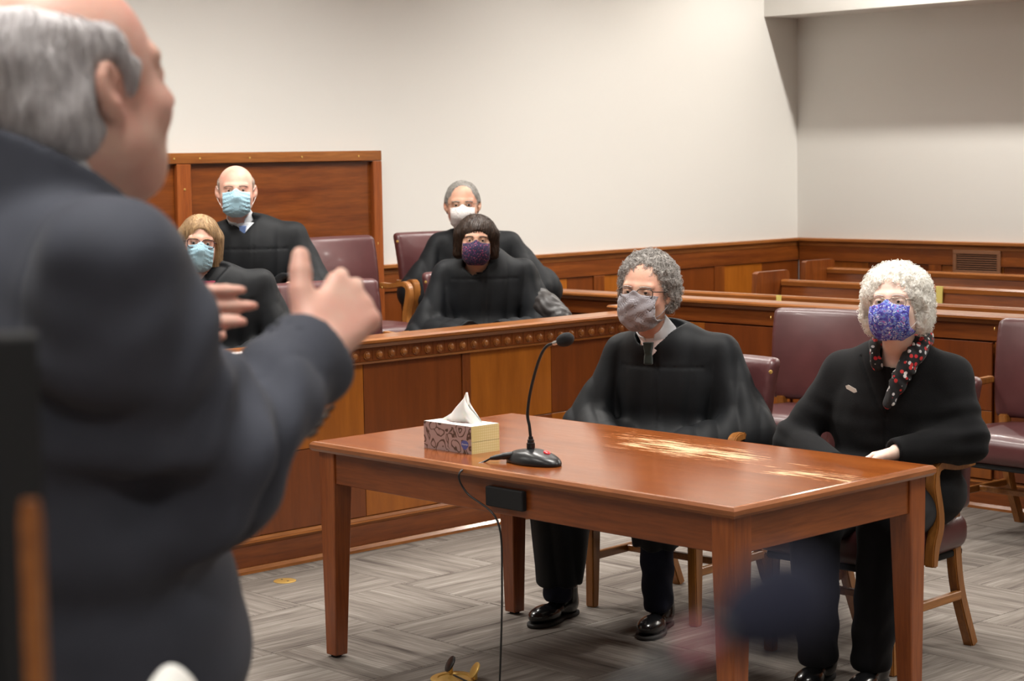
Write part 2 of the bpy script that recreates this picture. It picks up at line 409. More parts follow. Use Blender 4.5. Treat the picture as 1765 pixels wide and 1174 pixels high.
# ------------------------------------------------------------------ implicit surfaces
def cap(P, a, b, r1, r2=None):
    a = np.asarray(a, float); b = np.asarray(b, float); r2 = r1 if r2 is None else r2
    ab = b-a; t = np.clip(((P-a)@ab)/(ab@ab+1e-12), 0, 1)
    return np.linalg.norm(P-a-t[:, None]*ab, axis=1)-(r1+(r2-r1)*t)
def ell(P, c, r, M=None):
    q = P-np.asarray(c, float)
    if M is not None: q = q@M
    r = np.asarray(r, float); k0 = np.linalg.norm(q/r, axis=1); k1 = np.linalg.norm(q/(r*r), axis=1)+1e-9
    return k0*(k0-1)/k1
def rbox(P, c, h, r, M=None):
    q = P-np.asarray(c, float)
    if M is not None: q = q@M
    q = np.abs(q)-(np.asarray(h, float)-r)
    return np.linalg.norm(np.maximum(q, 0), axis=1)+np.minimum(q.max(axis=1), 0)-r
def smin(a, b, k):
    h = np.clip(.5+.5*(b-a)/k, 0, 1); return b+(a-b)*h-k*h*(1-h)
def smax(a, b, k): return -smin(-a, -b, k)
def sU(k, *ds):
    d = ds[0]
    for e in ds[1:]: d = smin(d, e, k)
    return d
def isosurf(f, lo, hi, h, slack=1.5):
    lo = np.array(lo, float); hi = np.array(hi, float); B = 8
    nb = np.maximum(1, np.ceil((hi-lo)/(h*B)).astype(int)); n = nb*B
    cc = [lo[i]+(np.arange(nb[i])+.5)*B*h-h*.5 for i in range(3)]
    G = np.stack(np.meshgrid(*cc, indexing='ij'), -1).reshape(-1, 3)
    dc = f(G); act = np.abs(dc) < B*h*.5*1.7321*slack+h
    V = np.repeat(np.repeat(np.repeat(dc.reshape(nb), B, 0), B, 1), B, 2).astype(np.float32)
    V = np.where(np.abs(V) < 1e-6, 1e-6, V)
    idx = np.argwhere(act.reshape(nb))
    o3 = np.stack(np.meshgrid(*[np.arange(B)]*3, indexing='ij'), -1).reshape(-1, 3)
    step = 400
    for s in range(0, len(idx), step):
        I = (idx[s:s+step, None, :]*B+o3[None]).reshape(-1, 3)
        V[I[:, 0], I[:, 1], I[:, 2]] = f(lo+I*h)
    V[0], V[-1], V[:, 0], V[:, -1], V[:, :, 0], V[:, :, -1] = (np.maximum(V[0], 1e-4), np.maximum(V[-1], 1e-4), np.maximum(V[:, 0], 1e-4), np.maximum(V[:, -1], 1e-4), np.maximum(V[:, :, 0], 1e-4), np.maximum(V[:, :, -1], 1e-4))
    S = V < 0
    cnt = np.zeros(tuple(np.array(S.shape)-1), np.int8)
    for i in (0, 1):
        for j in (0, 1):
            for k in (0, 1): cnt += S[i:S.shape[0]-1+i, j:S.shape[1]-1+j, k:S.shape[2]-1+k]
    C = np.argwhere((cnt > 0) & (cnt < 8))
    ids = -np.ones(cnt.shape, np.int32); ids[C[:, 0], C[:, 1], C[:, 2]] = np.arange(len(C))
    acc = np.zeros((len(C), 3)); w = np.zeros(len(C))
    for ax in range(3):
        for j in (0, 1):
            for k in (0, 1):
                o0 = [0, 0, 0]; oa = [a for a in range(3) if a != ax]; o0[oa[0]] = j; o0[oa[1]] = k
                o1 = list(o0); o1[ax] = 1
                a = V[tuple((C+o0).T)].astype(float); b = V[tuple((C+o1).T)].astype(float)
                m = (a < 0) != (b < 0); t = np.where(m, a/np.where(m, a-b, 1), 0)
                p_ = np.tile(np.array(o0, float), (len(C), 1)); p_[:, ax] = t
                acc += p_*m[:, None]; w += m
    verts = lo+(C+acc/np.maximum(w, 1)[:, None])*h
    Q = []
    for ax in range(3):
        a1, a2 = [(1, 2), (2, 0), (0, 1)][ax]
        sl0 = [slice(None)]*3; sl1 = [slice(None)]*3; sl0[ax] = slice(0, -1); sl1[ax] = slice(1, None)
        ch = S[tuple(sl0)] != S[tuple(sl1)]; E = np.argwhere(ch)
        E = E[(E[:, a1] > 0) & (E[:, a2] > 0) & (E[:, a1] < S.shape[a1]-1) & (E[:, a2] < S.shape[a2]-1)]
        d1 = np.zeros(3, int); d1[a1] = 1; d2 = np.zeros(3, int); d2[a2] = 1
        q = np.stack([ids[tuple((E-d1-d2).T)], ids[tuple((E-d2).T)], ids[tuple(E.T)], ids[tuple((E-d1).T)]], 1)
        ins = S[tuple(E.T)]; q = np.where(ins[:, None], q, q[:, ::-1]); Q.append(q)
    Q = np.concatenate(Q); Q = Q[(Q >= 0).all(1)]
    return verts, Q
def grad(f, P, e=.002):
    g = np.stack([f(P+np.eye(3)[i]*e)-f(P-np.eye(3)[i]*e) for i in range(3)], 1)
    return g/(np.linalg.norm(g, axis=1)[:, None]+1e-9)
# ------------------------------------------------------------------ the room
WX, WY = -8.5, 10.92
floor = struct(mk('floor', [(WX-.1, -3.1, -.006), (3.1, -3.1, -.006), (3.1, WY+.1, -.006), (WX-.1, WY+.1, -.006)], [[0, 1, 2, 3]], 'carpet_x', smooth=False))
TS = .4975; tx0, ty0 = -5.68, 4.79
_tm = {}
def tilemesh(ax):
    g = TS/2-.0012; b = .003; z0, z1 = -.006, .0
    V = [(-g, -g, z0), (g, -g, z0), (g, g, z0), (-g, g, z0), (-g, -g, z1-b*.6), (g, -g, z1-b*.6), (g, g, z1-b*.6), (-g, g, z1-b*.6),
         (-g+b, -g+b, z1), (g-b, -g+b, z1), (g-b, g-b, z1), (-g+b, g-b, z1)]
    F = [[0, 1, 5, 4], [1, 2, 6, 5], [2, 3, 7, 6], [3, 0, 4, 7], [4, 5, 9, 8], [5, 6, 10, 9], [6, 7, 11, 10], [7, 4, 8, 11], [8, 9, 10, 11]]
    me = bpy.data.meshes.new('carpet_tile'); me.from_pydata(V, [], F); me.materials.append(MATS['carpet_'+ax]); return me
TM = {a: tilemesh(a) for a in 'xy'}
def in_view(x, y):
    d = np.array([x, y, -CAMH]); z = d@FW; return z > 2.5 and abs(d@RT/z*3300) < 1800 and -(d@UP)/z*3300 < 1000
for i in range(-6, 12):
    for j in range(-5, 8):
        x, y = tx0+(i+.5)*TS, ty0+(j-.5)*TS
        if x > -6.27-.3 and y < 7.95 and x < -1 and in_view(x, y):
            o = bpy.data.objects.new('carpet_tile', TM['x' if (i+j) % 2 == 0 else 'y']); COL.objects.link(o)
            o.location = (x, y, 0); o.parent = floor
wl = struct(mk('wall_left', [(WX, -3, 0), (WX, WY, 0), (WX, WY, CEIL), (WX, -3, CEIL)], [[0, 1, 2, 3]], 'wall_paint', smooth=False))
wb = struct(mk('wall_back', [(WX, WY, 0), (3, WY, 0), (3, WY, CEIL), (WX, WY, CEIL)], [[0, 1, 2, 3]], 'wall_paint', smooth=False))
struct(mk('wall_right', [(3, -3, 0), (3, WY, 0), (3, WY, CEIL), (3, -3, CEIL)], [[3, 2, 1, 0]], 'wall_paint', smooth=False))
struct(mk('wall_front', [(WX, -3, 0), (3, -3, 0), (3, -3, CEIL), (WX, -3, CEIL)], [[3, 2, 1, 0]], 'wall_paint', smooth=False))
struct(box('ceiling', (WX, -3, CEIL), (3, WY, CEIL+.1), 'ceiling_paint', bev=0))
struct(box('trim_1', (WX, 10.552, 2.6), (3, WY, CEIL), 'wall_paint', bev=0))      # dropped soffit along the back wall
GCL = 'ceiling lights'
for x, y in PANELS:
    t = thing('ceiling_light', (x, y, CEIL), 'flat rectangular ceiling light panel above the courtroom', 'light', GCL)
    box('light_frame', (x-.62, y-.34, CEIL-.05), (x+.62, y+.34, CEIL), 'ceiling_paint', t)
    box('diffuser', (x-.57, y-.29, CEIL-.06), (x+.57, y+.29, CEIL-.045), 'lamp_diffuser', t, .002)
for x, yy in [(a, 10.12) for a in CANS]+JURYCANS:
    t = thing('downlight', (x, yy, CEIL), 'small round downlight recessed in the ceiling', 'light', 'downlights')
    lathe('trim_ring', [(.055, 0), (.09, 0), (.09, -.012), (.058, -.015), (.055, 0)], (x, yy, CEIL), 'ceiling_paint', t)

# wainscot on the left wall (runs along y) and on the back wall (runs along x)
WZ = 1.056
RAILP = [(0, WZ-.055), (.022, WZ-.055), (.022, WZ-.035), (.03, WZ-.028), (.045, WZ-.02), (.045, WZ-.004), (.04, WZ), (0, WZ)]
def panel_bay(parent, axis, a, b, off, z0, z1, quarters, d=.012, name='veneer_panel', sgn=1):
    """recessed panels with the veneer quartered; 'off' is the face coordinate"""
    mid = (a+b)/2; zm = (z0+z1)/2; g = .0015
    ms = ('veneer_a', 'veneer_b') if axis == 'y' else ('veneer_c', 'veneer_d')
    cells = [(a, mid, zm, z1, 0), (mid, b, zm, z1, 1), (a, mid, z0, zm, 1), (mid, b, z0, zm, 0)] if quarters else [(a, mid, z0, z1, 0), (mid, b, z0, z1, 1)]
    for p0, p1, q0, q1, k in cells:
        if axis == 'y': box(name, (off, p0+g, q0+g), (off+d, p1-g, q1-g), ms[k], parent, .001)
        else: box(name, (p0+g, off-d, q0+g), (p1-g, off, q1-g), ms[k], parent, .001)
def wains(parent, axis, stiles, lo, hi, off):
    def bb(nm, p0, p1, u0, u1, z0, z1, m, bev=.003):
        if axis == 'y': return box(nm, (off+u0, p0, z0), (off+u1, p1, z1), m, parent, bev)
        return box(nm, (p0, off-u1, z0), (p1, off-u0, z1), m, parent, bev)
    ax = 'rail_y' if axis == 'y' else 'rail_x'; wx_ = 'wood_y' if axis == 'y' else 'wood_x'
    sweep('cap_rail', (lo, hi, off), RAILP, ax, parent, axis)
    bb('top_rail', lo, hi, 0, .022, WZ-.16, WZ-.056, wx_)
    bb('skirting', lo, hi, 0, .026, 0, .16, wx_)
    for s in stiles: bb('stile', s-.05, s+.05, 0, .0215, .161, WZ-.161, 'wood_z')
    ed = [lo]+list(stiles)+[hi]
    for a, b in zip(ed[:-1], ed[1:]):
        if b-a > .25: panel_bay(parent, axis, a+(.05 if a != lo else 0), b-(.05 if b != hi else 0), off, .161, WZ-.161, False)
wains(wl, 'y', [5.2, 6.3, 7.25, 8.28, 8.85, 10.04], 4.0, WY-.001, WX)
wains(wb, 'x', [-8.419, -7.33, -6.28, -5.23, -4.18], WX+.0305, -3.2, WY)
t = thing('wall_vent', (-7.0, WY-.03, .93), 'brown slatted ventilation grille set in the rear wainscot', 'vent')
yv = WY-.024
for a in ((-7.18, -6.82, .975, 1.0), (-7.18, -6.82, .845, .868), (-7.18, -7.155, .868, .975), (-6.845, -6.82, .868, .975)):
    box('vent_frame', (a[0], yv-.012, a[2]), (a[1], yv, a[3]), 'vent_metal', t, .002)
for k in range(7):
    z = .876+k*.0145; box('slat', (-7.153, yv-.009, z), (-6.847, yv-.001, z+.006), 'vent_metal', t, .001)
box('vent_backing', (-7.155, yv-.0005, .868), (-6.845, yv+.001, .975), 'black_matte', t, 0)

# tall framed panel behind the back row of the jury box
t = thing('panel_screen', (WX+.03, 5.6, 0), 'tall framed wooden panel behind the back row, dull brass screws in its frame', 'panel')
fx = WX+.024
for nm, y0, y1, z0, z1, m in (('top_frame', 3.4, 7.02, 1.652, 1.71, 'rail_y'), ('end_frame', 6.955, 7.02, .35, 1.651, 'table_leg'), ("divider", 5.635, 5.725, .35, 1.651, 'table_leg'), ('divider', 3.85, 3.94, .35, 1.651, 'table_leg')):
    box(nm, (fx, y0, z0), (fx+.05, y1, z1), m, t, .004)
for a, b in ((3.4, 3.849), (3.941, 5.634), (5.726, 6.954)):
    box('framed_panel', (fx, a, .36), (fx+.022, b, 1.651), 'wood_y', t, .001)
for y in (4.7, 5.62, 5.78, 6.1, 6.45, 6.85):
    lathe('screw', [(.006, 0), (.0055, .002), (.001, .003)], (fx+.05, y, 1.68), 'brass', t, 8, (1, 0, 0))
for z in (1.52, 1.2): lathe("screw", [(.007, 0), (.006, .002), (.001, .003)], (fx+.05, 5.68, z), 'brass', t, 8, (1, 0, 0))

# raised floors of the jury box
struct(box('trim_2', (-7.5, 3.0, 0), (-6.36, 6.9, .17), 'carpet_x', bev=.002))
struct(box('trim_3', (WX+.03, 3.0, 0), (-7.501, 7.6, .34), 'carpet_x', bev=.002))
struct(box('trim_4', (-7.499, 3.0, .171), (-7.47, 6.9, .335), 'wood_y', bev=.002))

# ------------------------------------------------------------------ panelled barriers
def barrier(t, axis, lo, hi, off, H, bays, frieze=True, back=.09):
    """front face at 'off' facing +x (axis y) or -y (axis x)"""
    def bb(nm, p0, p1, u0, u1, z0, z1, m, bev=.003):
        if axis == 'y': return box(nm, (off+u0, p0, z0), (off+u1, p1, z1), m, t, bev)
        return box(nm, (p0, off-u1, z0), (p1, off-u0, z1), m, t, bev)
    ax = 'rail_y' if axis == 'y' else 'rail_x'; wd = 'wood_y' if axis == 'y' else 'wood_x'
    bb('core', lo, hi, -back, -.014, 0, H-.026, wd, .001)
    P = [(-back-.02, H-.025), (.035, H-.025), (.047, H-.018), (.047, H-.008), (.038, H), (-back-.012, H), (-back-.02, H-.01)]
    sweep('cap_rail', (lo-.01, hi+.01, off), P, ax, t, axis)
    sweep('upper_moulding', (lo, hi, off), [(-.013, H-.04), (.022, H-.04), (.03, H-.0255), (-.013, H-.0255)], ax, t, axis)
    zb = H-.105 if frieze else H-.12
    if frieze:
        bb('frieze', lo, hi, -.013, .010, zb+.006, H-.041, wd, .001)
        sweep('bead_moulding', (lo, hi, off), [(-.013, zb-.004), (.016, zb-.004), (.018, zb+.005), (-.013, zb+.005)], ax, t, axis)
    else: bb('top_rail', lo, hi, -.013, .008, zb, H-.041, wd, .001)
    sweep('base_moulding', (lo, hi, off), [(-.013, .112), (.012, .112), (.02, .124), (.014, .128), (.014, .132), (.006, .142), (-.013, .142)], ax, t, axis)
    bb('skirting', lo, hi, -.013, .011, .026, .1115, wd, .001)
    sweep('shoe_moulding', (lo, hi, off), [(-.013, 0), (.026, 0), (.026, .012), (.018, .0255), (-.013, .0255)], ax, t, axis)
    for a, b in bays:
        panel_bay(t, axis, a+.025, b-.025, off-.013, .143, zb-.005, True, .011)
        bb('stile', b-.0245, b+.0245, -.013, .006, .143, zb-.005, 'wood_z')
    bb('stile', bays[0][0]-.06, bays[0][0]+.0245, -.013, .006, .143, zb-.005, 'wood_z')
t = thing('jury_box_front', (-6.27, 5.0, 0), 'long panelled wooden front of the jury box with a row of carved rosettes', 'barrier')
JH = .908
barrier(t, 'y', 2.9, 6.80, -6.29, JH, [(3.35, 4.525), (4.525, 5.70), (5.70, 6.775)])
ros = None
for k in range(55):
    y = 3.0+.0685*k
    if y > 6.76: break
    if ros is None:
        ros = lathe('rosette', [(.019, 0), (.0185, .005), (.013, .004), (.0125, .009), (.006, .012), (.001, .0125)], (0, 0, 0), 'rail_y', None, 10, (1, 0, 0))
        o = ros
    else:
        o = ros.copy(); COL.objects.link(o)
    o.parent = t; o.location = (-6.2805+6.27, y-5.0, JH-.073)
    if k % 1 == 0:
        # short fluting line above every rosette
        pass
fl = None
for k in range(55):
    y = 3.034+.0685*k
    if y > 6.78: break
    if fl is None: fl = box('flute', (-.002, -.002, -.026), (.0035, .002, .026), 'wood_z', None, .001); o = fl
    else: o = fl.copy(); COL.objects.link(o)
    o.parent = t; o.location = (-6.2805+6.27, y-5.0, JH-.068)
box('end_post', (-6.42, 6.812, 0), (-6.25, 6.91, .915), 'wood_z', t, .004)
box('post_cap', (-6.46, 6.785, .9155), (-6.22, 6.93, .932), 'rail_y', t, .008)

t = thing('gallery_bar', (-4.6, 7.65, 0), 'long panelled wooden bar with a moulded top rail in front of the pews', 'barrier')
barrier(t, 'x', WX+.05, -2.4, 7.65, .906, [(-8.0, -7.13), (-7.13, -5.96), (-5.96, -4.79), (-4.79, -3.62), (-3.62, -2.45)], False)

# ------------------------------------------------------------------ pews
def pew(y, x0, x1, H, label):
    t = thing('pew', ((x0+x1)/2, y, 0), label, 'bench', 'gallery pews')
    # back leans away from the camera
    def slab(nm, pts, m):
        n = len(pts); V = [(x0+.04, y+a, b) for a, b in pts]+[(x1-.04, y+a, b) for a, b in pts]
        F = [[k, (k+1) % n, n+(k+1) % n, n+k] for k in range(n)]+[list(range(n))[::-1], list(range(n, 2*n))]
        o = mk(nm, V, F, m, t, False); bm = bmesh.new(); bm.from_mesh(o.data); bmesh.ops.recalc_face_normals(bm, faces=bm.faces); bm.to_mesh(o.data); bm.free(); return o
    slab('backrest', [(-.10, .40), (-.075, .40), (.0, H-.02), (-.025, H-.02)], 'wood_x')
    slab('top_rail', [(-.035, H-.035), (.012, H-.035), (.015, H-.008), (.008, H), (-.03, H), (-.037, H-.01)], 'rail_x')
    slab('seat', [(-.43, .42), (-.08, .395), (-.08, .42), (-.43, .45)], 'wood_x')
    for xx in (x0, x1-.038):
        pr = [(-.40, 0), (.05, 0), (.05, H+.045), (.03, H+.055), (-.24, H+.055), (-.26, H+.045), (-.28, .66), (-.36, .62), (-.40, .58)]
        n = len(pr); V = [(xx, y+a, b) for a, b in pr]+[(xx+.038, y+a, b) for a, b in pr]
        F = [[k, (k+1) % n, n+(k+1) % n, n+k] for k in range(n)]+[list(range(n))[::-1], list(range(n, 2*n))]
        o = mk('pew_end', V, F, 'wood_z', t, False); bm = bmesh.new(); bm.from_mesh(o.data); bmesh.ops.recalc_face_normals(bm, faces=bm.faces); bm.to_mesh(o.data); bm.free()
    return t
pew(8.20, -7.35, -2.6, .893, 'front wooden pew just behind the gallery bar')
pew(9.24, -7.33, -2.6, .893, 'middle wooden pew, second from the gallery bar')
pew(10.32, -7.80, -2.6, .895, 'rear wooden pew standing nearest the back wall')

# ------------------------------------------------------------------ counsel table
X0, X1, Y0, Y1, TZ = -5.050, -3.218, 3.864, 4.800, .732
xc, yc = (X0+X1)/2, (Y0+Y1)/2
t = thing('conference_table', (xc, yc, 0), 'large worn wooden table with tapered legs and scuffed top in the foreground', 'table')
# top: field + four mitred rims with chamfered edge
rw = .016
mk('tabletop', [(X0+rw, Y0+rw, TZ-.03), (X1-rw, Y0+rw, TZ-.03), (X1-rw, Y1-rw, TZ-.03), (X0+rw, Y1-rw, TZ-.03), (X0+rw, Y0+rw, TZ), (X1-rw, Y0+rw, TZ), (X1-rw, Y1-rw, TZ), (X0+rw, Y1-rw, TZ)],
   [[3, 2, 1, 0], [4, 5, 6, 7], [0, 1, 5, 4], [1, 2, 6, 5], [2, 3, 7, 6], [3, 0, 4, 7]], 'table_top', t, False)
def rim(c0, c1, i0, i1, m):
    V = []
    for (ox, oy), (ix, iy) in ((c0, i0), (c1, i1)):
        mx_, my_ = (ox*.55+ix*.45), (oy*.55+iy*.45)
        V += [(ix, iy, TZ+.0005), (mx_, my_, TZ-.001), (ox, oy, TZ-.010), (ox, oy, TZ-.022), (mx_, my_, TZ-.031), (ix, iy, TZ-.031)]
    F = [[k, (k+1) % 6, 6+(k+1) % 6, 6+k] for k in range(6)]+[list(range(6))[::-1], list(range(6, 12))]
    o = mk('table_rim', V, F, m, t, False); bm = bmesh.new(); bm.from_mesh(o.data); bmesh.ops.recalc_face_normals(bm, faces=bm.faces); bm.to_mesh(o.data); bm.free()
O = [(X0, Y0), (X1, Y0), (X1, Y1), (X0, Y1)]; I_ = [(X0+rw, Y0+rw), (X1-rw, Y0+rw), (X1-rw, Y1-rw), (X0+rw, Y1-rw)]
for k in range(4): rim(O[k], O[(k+1) % 4], I_[k], I_[(k+1) % 4], 'table_rim_x' if k % 2 == 0 else 'table_rim_y')
ins = .022; lw = .078
for sx, sy in ((0, 0), (1, 0), (1, 1), (0, 1)):
    cx_ = X0+ins if sx == 0 else X1-ins; cy_ = Y0+ins if sy == 0 else Y1-ins
    dx = 1 if sx == 0 else -1; dy = 1 if sy == 0 else -1; V = []
    for z, w, o_ in ((TZ-.032, lw, 0), (.60, lw, 0), (.008, .052, .006)):
        a, b = cx_+dx*o_, cy_+dy*o_; V += [(a, b, z), (a+dx*w, b, z), (a+dx*w, b+dy*w, z), (a, b+dy*w, z)]
    F = [[0, 1, 2, 3], [8, 9, 10, 11]]+[[4*l+k, 4*l+(k+1) % 4, 4*l+4+(k+1) % 4, 4*l+4+k] for l in (0, 1) for k in range(4)]
    o = mk('leg', V, F, 'table_leg', t, False); bm = bmesh.new(); bm.from_mesh(o.data); bmesh.ops.recalc_face_normals(bm, faces=bm.faces)
    bmesh.ops.bevel(bm, geom=[e for e in bm.edges], offset=.003, segments=1, affect='EDGES'); bm.to_mesh(o.data); bm.free()
    g = lathe('glide', [(.018, 0), (.018, .009)], (cx_+dx*.03, cy_+dy*.03, 0), 'black_matte', t, 10)
AH = .105
for y in (Y0+ins+.008, Y1-ins-.030): box('apron', (X0+ins+lw, y, TZ-.032-AH), (X1-ins-lw, y+.022, TZ-.032), 'apron_x', t, .002)
for x in (X0+ins+.008, X1-ins-.030): box('apron', (x, Y0+ins+lw, TZ-.032-AH), (x+.022, Y1-ins-lw, TZ-.032), 'apron_y', t, .002)
# ------------------------------------------------------------------ chairs
def recttube(name, path, hx, hw, xc_, material, parent):
    """bar of rectangular section following a path of (y, z) in the plane x = xc_ (or list of x)"""
    Pn = np.array(path, float); n = len(Pn); xs = np.broadcast_to(np.asarray(xc_, float), (n,)); hw = np.broadcast_to(np.asarray(hw, float), (n,))
    T = np.gradient(Pn, axis=0); T /= np.linalg.norm(T, axis=1)[:, None]; N = np.stack([-T[:, 1], T[:, 0]], 1); V = []
    for i in range(n):
        for a, b in ((-1, -1), (1, -1), (1, 1), (-1, 1)):
            q = Pn[i]+N[i]*hw[i]*b; V.append((xs[i]+hx*a, q[0], q[1]))
    F = [[4*i+k, 4*i+(k+1) % 4, 4*i+4+(k+1) % 4, 4*i+4+k] for i in range(n-1) for k in range(4)]+[[3, 2, 1, 0], [4*n-4, 4*n-3, 4*n-2, 4*n-1]]
    o = mk(name, V, F, material, parent, False)
    bm = bmesh.new(); bm.from_mesh(o.data); bmesh.ops.recalc_face_normals(bm, faces=bm.faces)
    lng = [e for e in bm.edges if e.calc_face_angle(0) > R(50)]
    bmesh.ops.bevel(bm, geom=lng, offset=.004, segments=2, affect='EDGES'); bm.to_mesh(o.data); bm.free(); return smooth_angle(o, 30)
def bez(pts, n=6): return [tuple(q) for q in crom([np.array(p_, float) for p_ in pts], n)]
def make_chair(label):
    t = thing('upholstered_armchair', (0, 0, 0), label, 'chair')
    def fseat(P):
        q = P.copy(); q[:, 0] = q[:, 0]/(1.0-.12*(q[:, 1]+.02)/.26*.5); crown = .016*np.clip(1-(q[:, 0]/.26)**2-(q[:, 1]/.26)**2, 0, 1)
        q[:, 2] -= np.where(q[:, 2] > .41, crown, 0); return rbox(q, (0, -.01, .405), (.272, .258, .062), .05)
    V, F = isosurf(fseat, (-.33, -.31, .32), (.33, .29, .50), .011); mk('seat', V, F, 'vinyl', t)
    def fback(P):
        q = P.copy(); zz = q[:, 2]-.70; q[:, 1] = q[:, 1]-(.235+.13*zz+.5*zz*zz)+.55*q[:, 0]**2; q[:, 0] = q[:, 0]/(1+.16*zz)
        puff = .010*np.clip(1-(q[:, 0]/.25)**2, 0, 1)*np.clip(1-(zz/.2)**2, 0, 1); d = rbox(q, (0, 0, .70), (.278, .036, .218), .026); return d-puff
    V, F = isosurf(fback, (-.34, .02, .46), (.34, .36, .95), .010); mk('backrest', V, F, 'vinyl', t)
    def fpan(P): return rbox(P, (0, 0, .338), (.235, .225, .012), .006)
    box('seat_pan', (-.235, -.235, .322), (.235, .225, .348), 'black_matte', t, .006)
    for s in (-1, 1):
        # one bent arm: rear end at the backrest, round front corner, post down past the seat
        path = bez([(.175, .650), (.08, .648), (-.01, .662)], 4)+bez([(-.030, .660), (-.048, .650), (-.056, .630)], 3)+bez([(-.056, .60), (-.030, .48), (-.056, .40), (-.066, .335)], 5)
        hw = [.014]*9+[.015]*7+list(np.linspace(.018, .020, 8))+list(np.linspace(.020, .014, len(path)-24))
        recttube('arm', path, .0185, hw[:len(path)], s*.293, 'chair_wood', t)
        recttube('leg', [(-.20, .335), (-.203, .17), (-.206, 0)], .019, [.024, .021, .016], [s*.235, s*.236, s*.238], 'chair_wood', t)
        recttube('leg', bez([(.175, .50), (.185, .36), (.215, .2), (.300, 0)], 5), .019, np.linspace(.022, .018, 16), s*.222, 'chair_wood', t)
        box('stretcher', (s*.236-.010, -.19, .175), (s*.236+.010, .20, .205), 'chair_wood_x', t, .003)
        lathe('tack', [(.008, 0), (.007, .002), (.001, .0035)], (s*.2885, .190, .872), 'brass', t, 8, (s*.8, -.6, 0))
    box('stretcher', (-.226, -.012, .178), (.226, .012, .203), 'chair_wood_x', t, .003)
    return t
CH = make_chair('burgundy vinyl armchair at the table, the judge with curly grey hair sitting in it')
CH.location = (-4.635, 5.235, 0); CH['_o'] = (-4.635, 5.235, 0); CH.rotation_euler = (0, 0, R(4))
dup(CH, (-3.75, 5.18, 0), R(2), 'burgundy vinyl armchair at the table, the white-haired woman sitting in it')
dup(CH, (-5.49, 7.10, 0), R(8), 'empty burgundy armchair against the gallery bar, behind the seated judge and woman')
dup(CH, (-4.36, 7.17, 0), R(-2), 'empty burgundy armchair against the gallery bar at the right edge')
FR, BR = .171, .341
dup(CH, (-6.97, 5.60, FR), R(82), 'empty burgundy armchair in the front jury row beside the blond woman')
dup(CH, (-7.72, 6.26, BR), R(90), 'empty burgundy armchair in the back jury row, between the two men')
dup(CH, (-7.73, 6.98, BR), R(74), 'burgundy armchair in the back jury row, man with white mask sitting in it')
dup(CH, (-7.74, 5.62, BR), R(74), 'burgundy armchair in the back jury row, bald man sitting in it')
dup(CH, (-6.95, 4.86, FR), R(74), 'burgundy armchair in the front jury row, blond woman sitting in it')
dup(CH, (-6.98, 6.52, FR), R(70), 'burgundy armchair in the front jury row, dark-haired woman sitting in it')

# ------------------------------------------------------------------ things on and around the table
a = np.array([-4.4275, 4.029]); ux = np.array([-1, -.012]); ux /= np.linalg.norm(ux); uy = np.array([.05, 1]); uy /= np.linalg.norm(uy)
TL, TW, TH = .224, .116, .088
t = thing('tissue_box', (a[0]+ux[0]*TL/2, a[1]+TW/2, TZ), 'marbled cardboard tissue box with pale yellow ends and a tissue pulled up', 'tissue box')
def q3(u, v, z): p_ = a+ux*u+uy*v; return (p_[0], p_[1], TZ+z)
def panelq(nm, pts, m, par=t): return mk(nm, pts, [[0, 1, 2, 3]], m, par, False)
mk('carton', [q3(u, v, z) for z in (.001, TH) for u, v in ((.001, .001), (TL-.001, .001), (TL-.001, TW-.001), (.001, TW-.001))], [[0, 3, 2, 1], [4, 5, 6, 7], [0, 1, 5, 4], [1, 2, 6, 5], [2, 3, 7, 6], [3, 0, 4, 7]][::1], 'white_paper', t, False)
panelq('marbled_side', [q3(0, 0, 0), q3(0, 0, TH), q3(TL, 0, TH), q3(TL, 0, 0)], 'marbled_card')
panelq('marbled_side', [q3(0, TW, 0), q3(TL, TW, 0), q3(TL, TW, TH), q3(0, TW, TH)], 'marbled_card')
panelq('yellow_flap', [q3(-.0005, 0, .038), q3(-.0005, TW, .038), q3(-.0005, TW, TH), q3(-.0005, 0, TH)], 'yellow_card')
panelq('yellow_flap', [q3(-.0012, 0, 0), q3(-.0012, TW, 0), q3(-.0012, TW, .037), q3(-.0012, 0, .037)], 'yellow_card')
panelq('yellow_flap', [q3(TL, 0, 0), q3(TL, 0, TH), q3(TL, TW, TH), q3(TL, TW, 0)], 'yellow_card')
n_ = 26; mk('opening', [q3(TL*.52+.062*math.cos(2*PI*k/n_), TW*.5+.024*math.sin(2*PI*k/n_), TH+.0006) for k in range(n_)], [list(range(n_))], 'marbled_card', t, False)
# logo badge: rounded shield with small white lettering
bd = [(-.017, .020), (-.011, .026), (0, .028), (.011, .026), (.017, .020), (.0165, .010), (.008, .001), (0, -.003), (-.008, .001), (-.0165, .010)]
bg = mk('badge', [q3(.030-x_, -.0006, .014+z_) for x_, z_ in bd], [list(range(10))], 'badge_blue', t, False)
fc = bpy.data.curves.new('lettering', 'FONT'); fc.body = 'Kleenex'; fc.size = .0085; fc.align_x = 'CENTER'; fc.extrude = .0001; fc.shear = .3
to = bpy.data.objects.new('lettering', fc); COL.objects.link(to); bpy.context.view_layer.update()
me = bpy.data.meshes.new_from_object(to.evaluated_get(bpy.context.evaluated_depsgraph_get())); bpy.data.objects.remove(to)
lv = [q3(.030-v.co.x, -.0009-v.co.z*.5, .0265+v.co.y) for v in me.vertices]
mk('lettering', lv, [list(p_.vertices) for p_ in me.polygons], 'white_paper', bg, False)
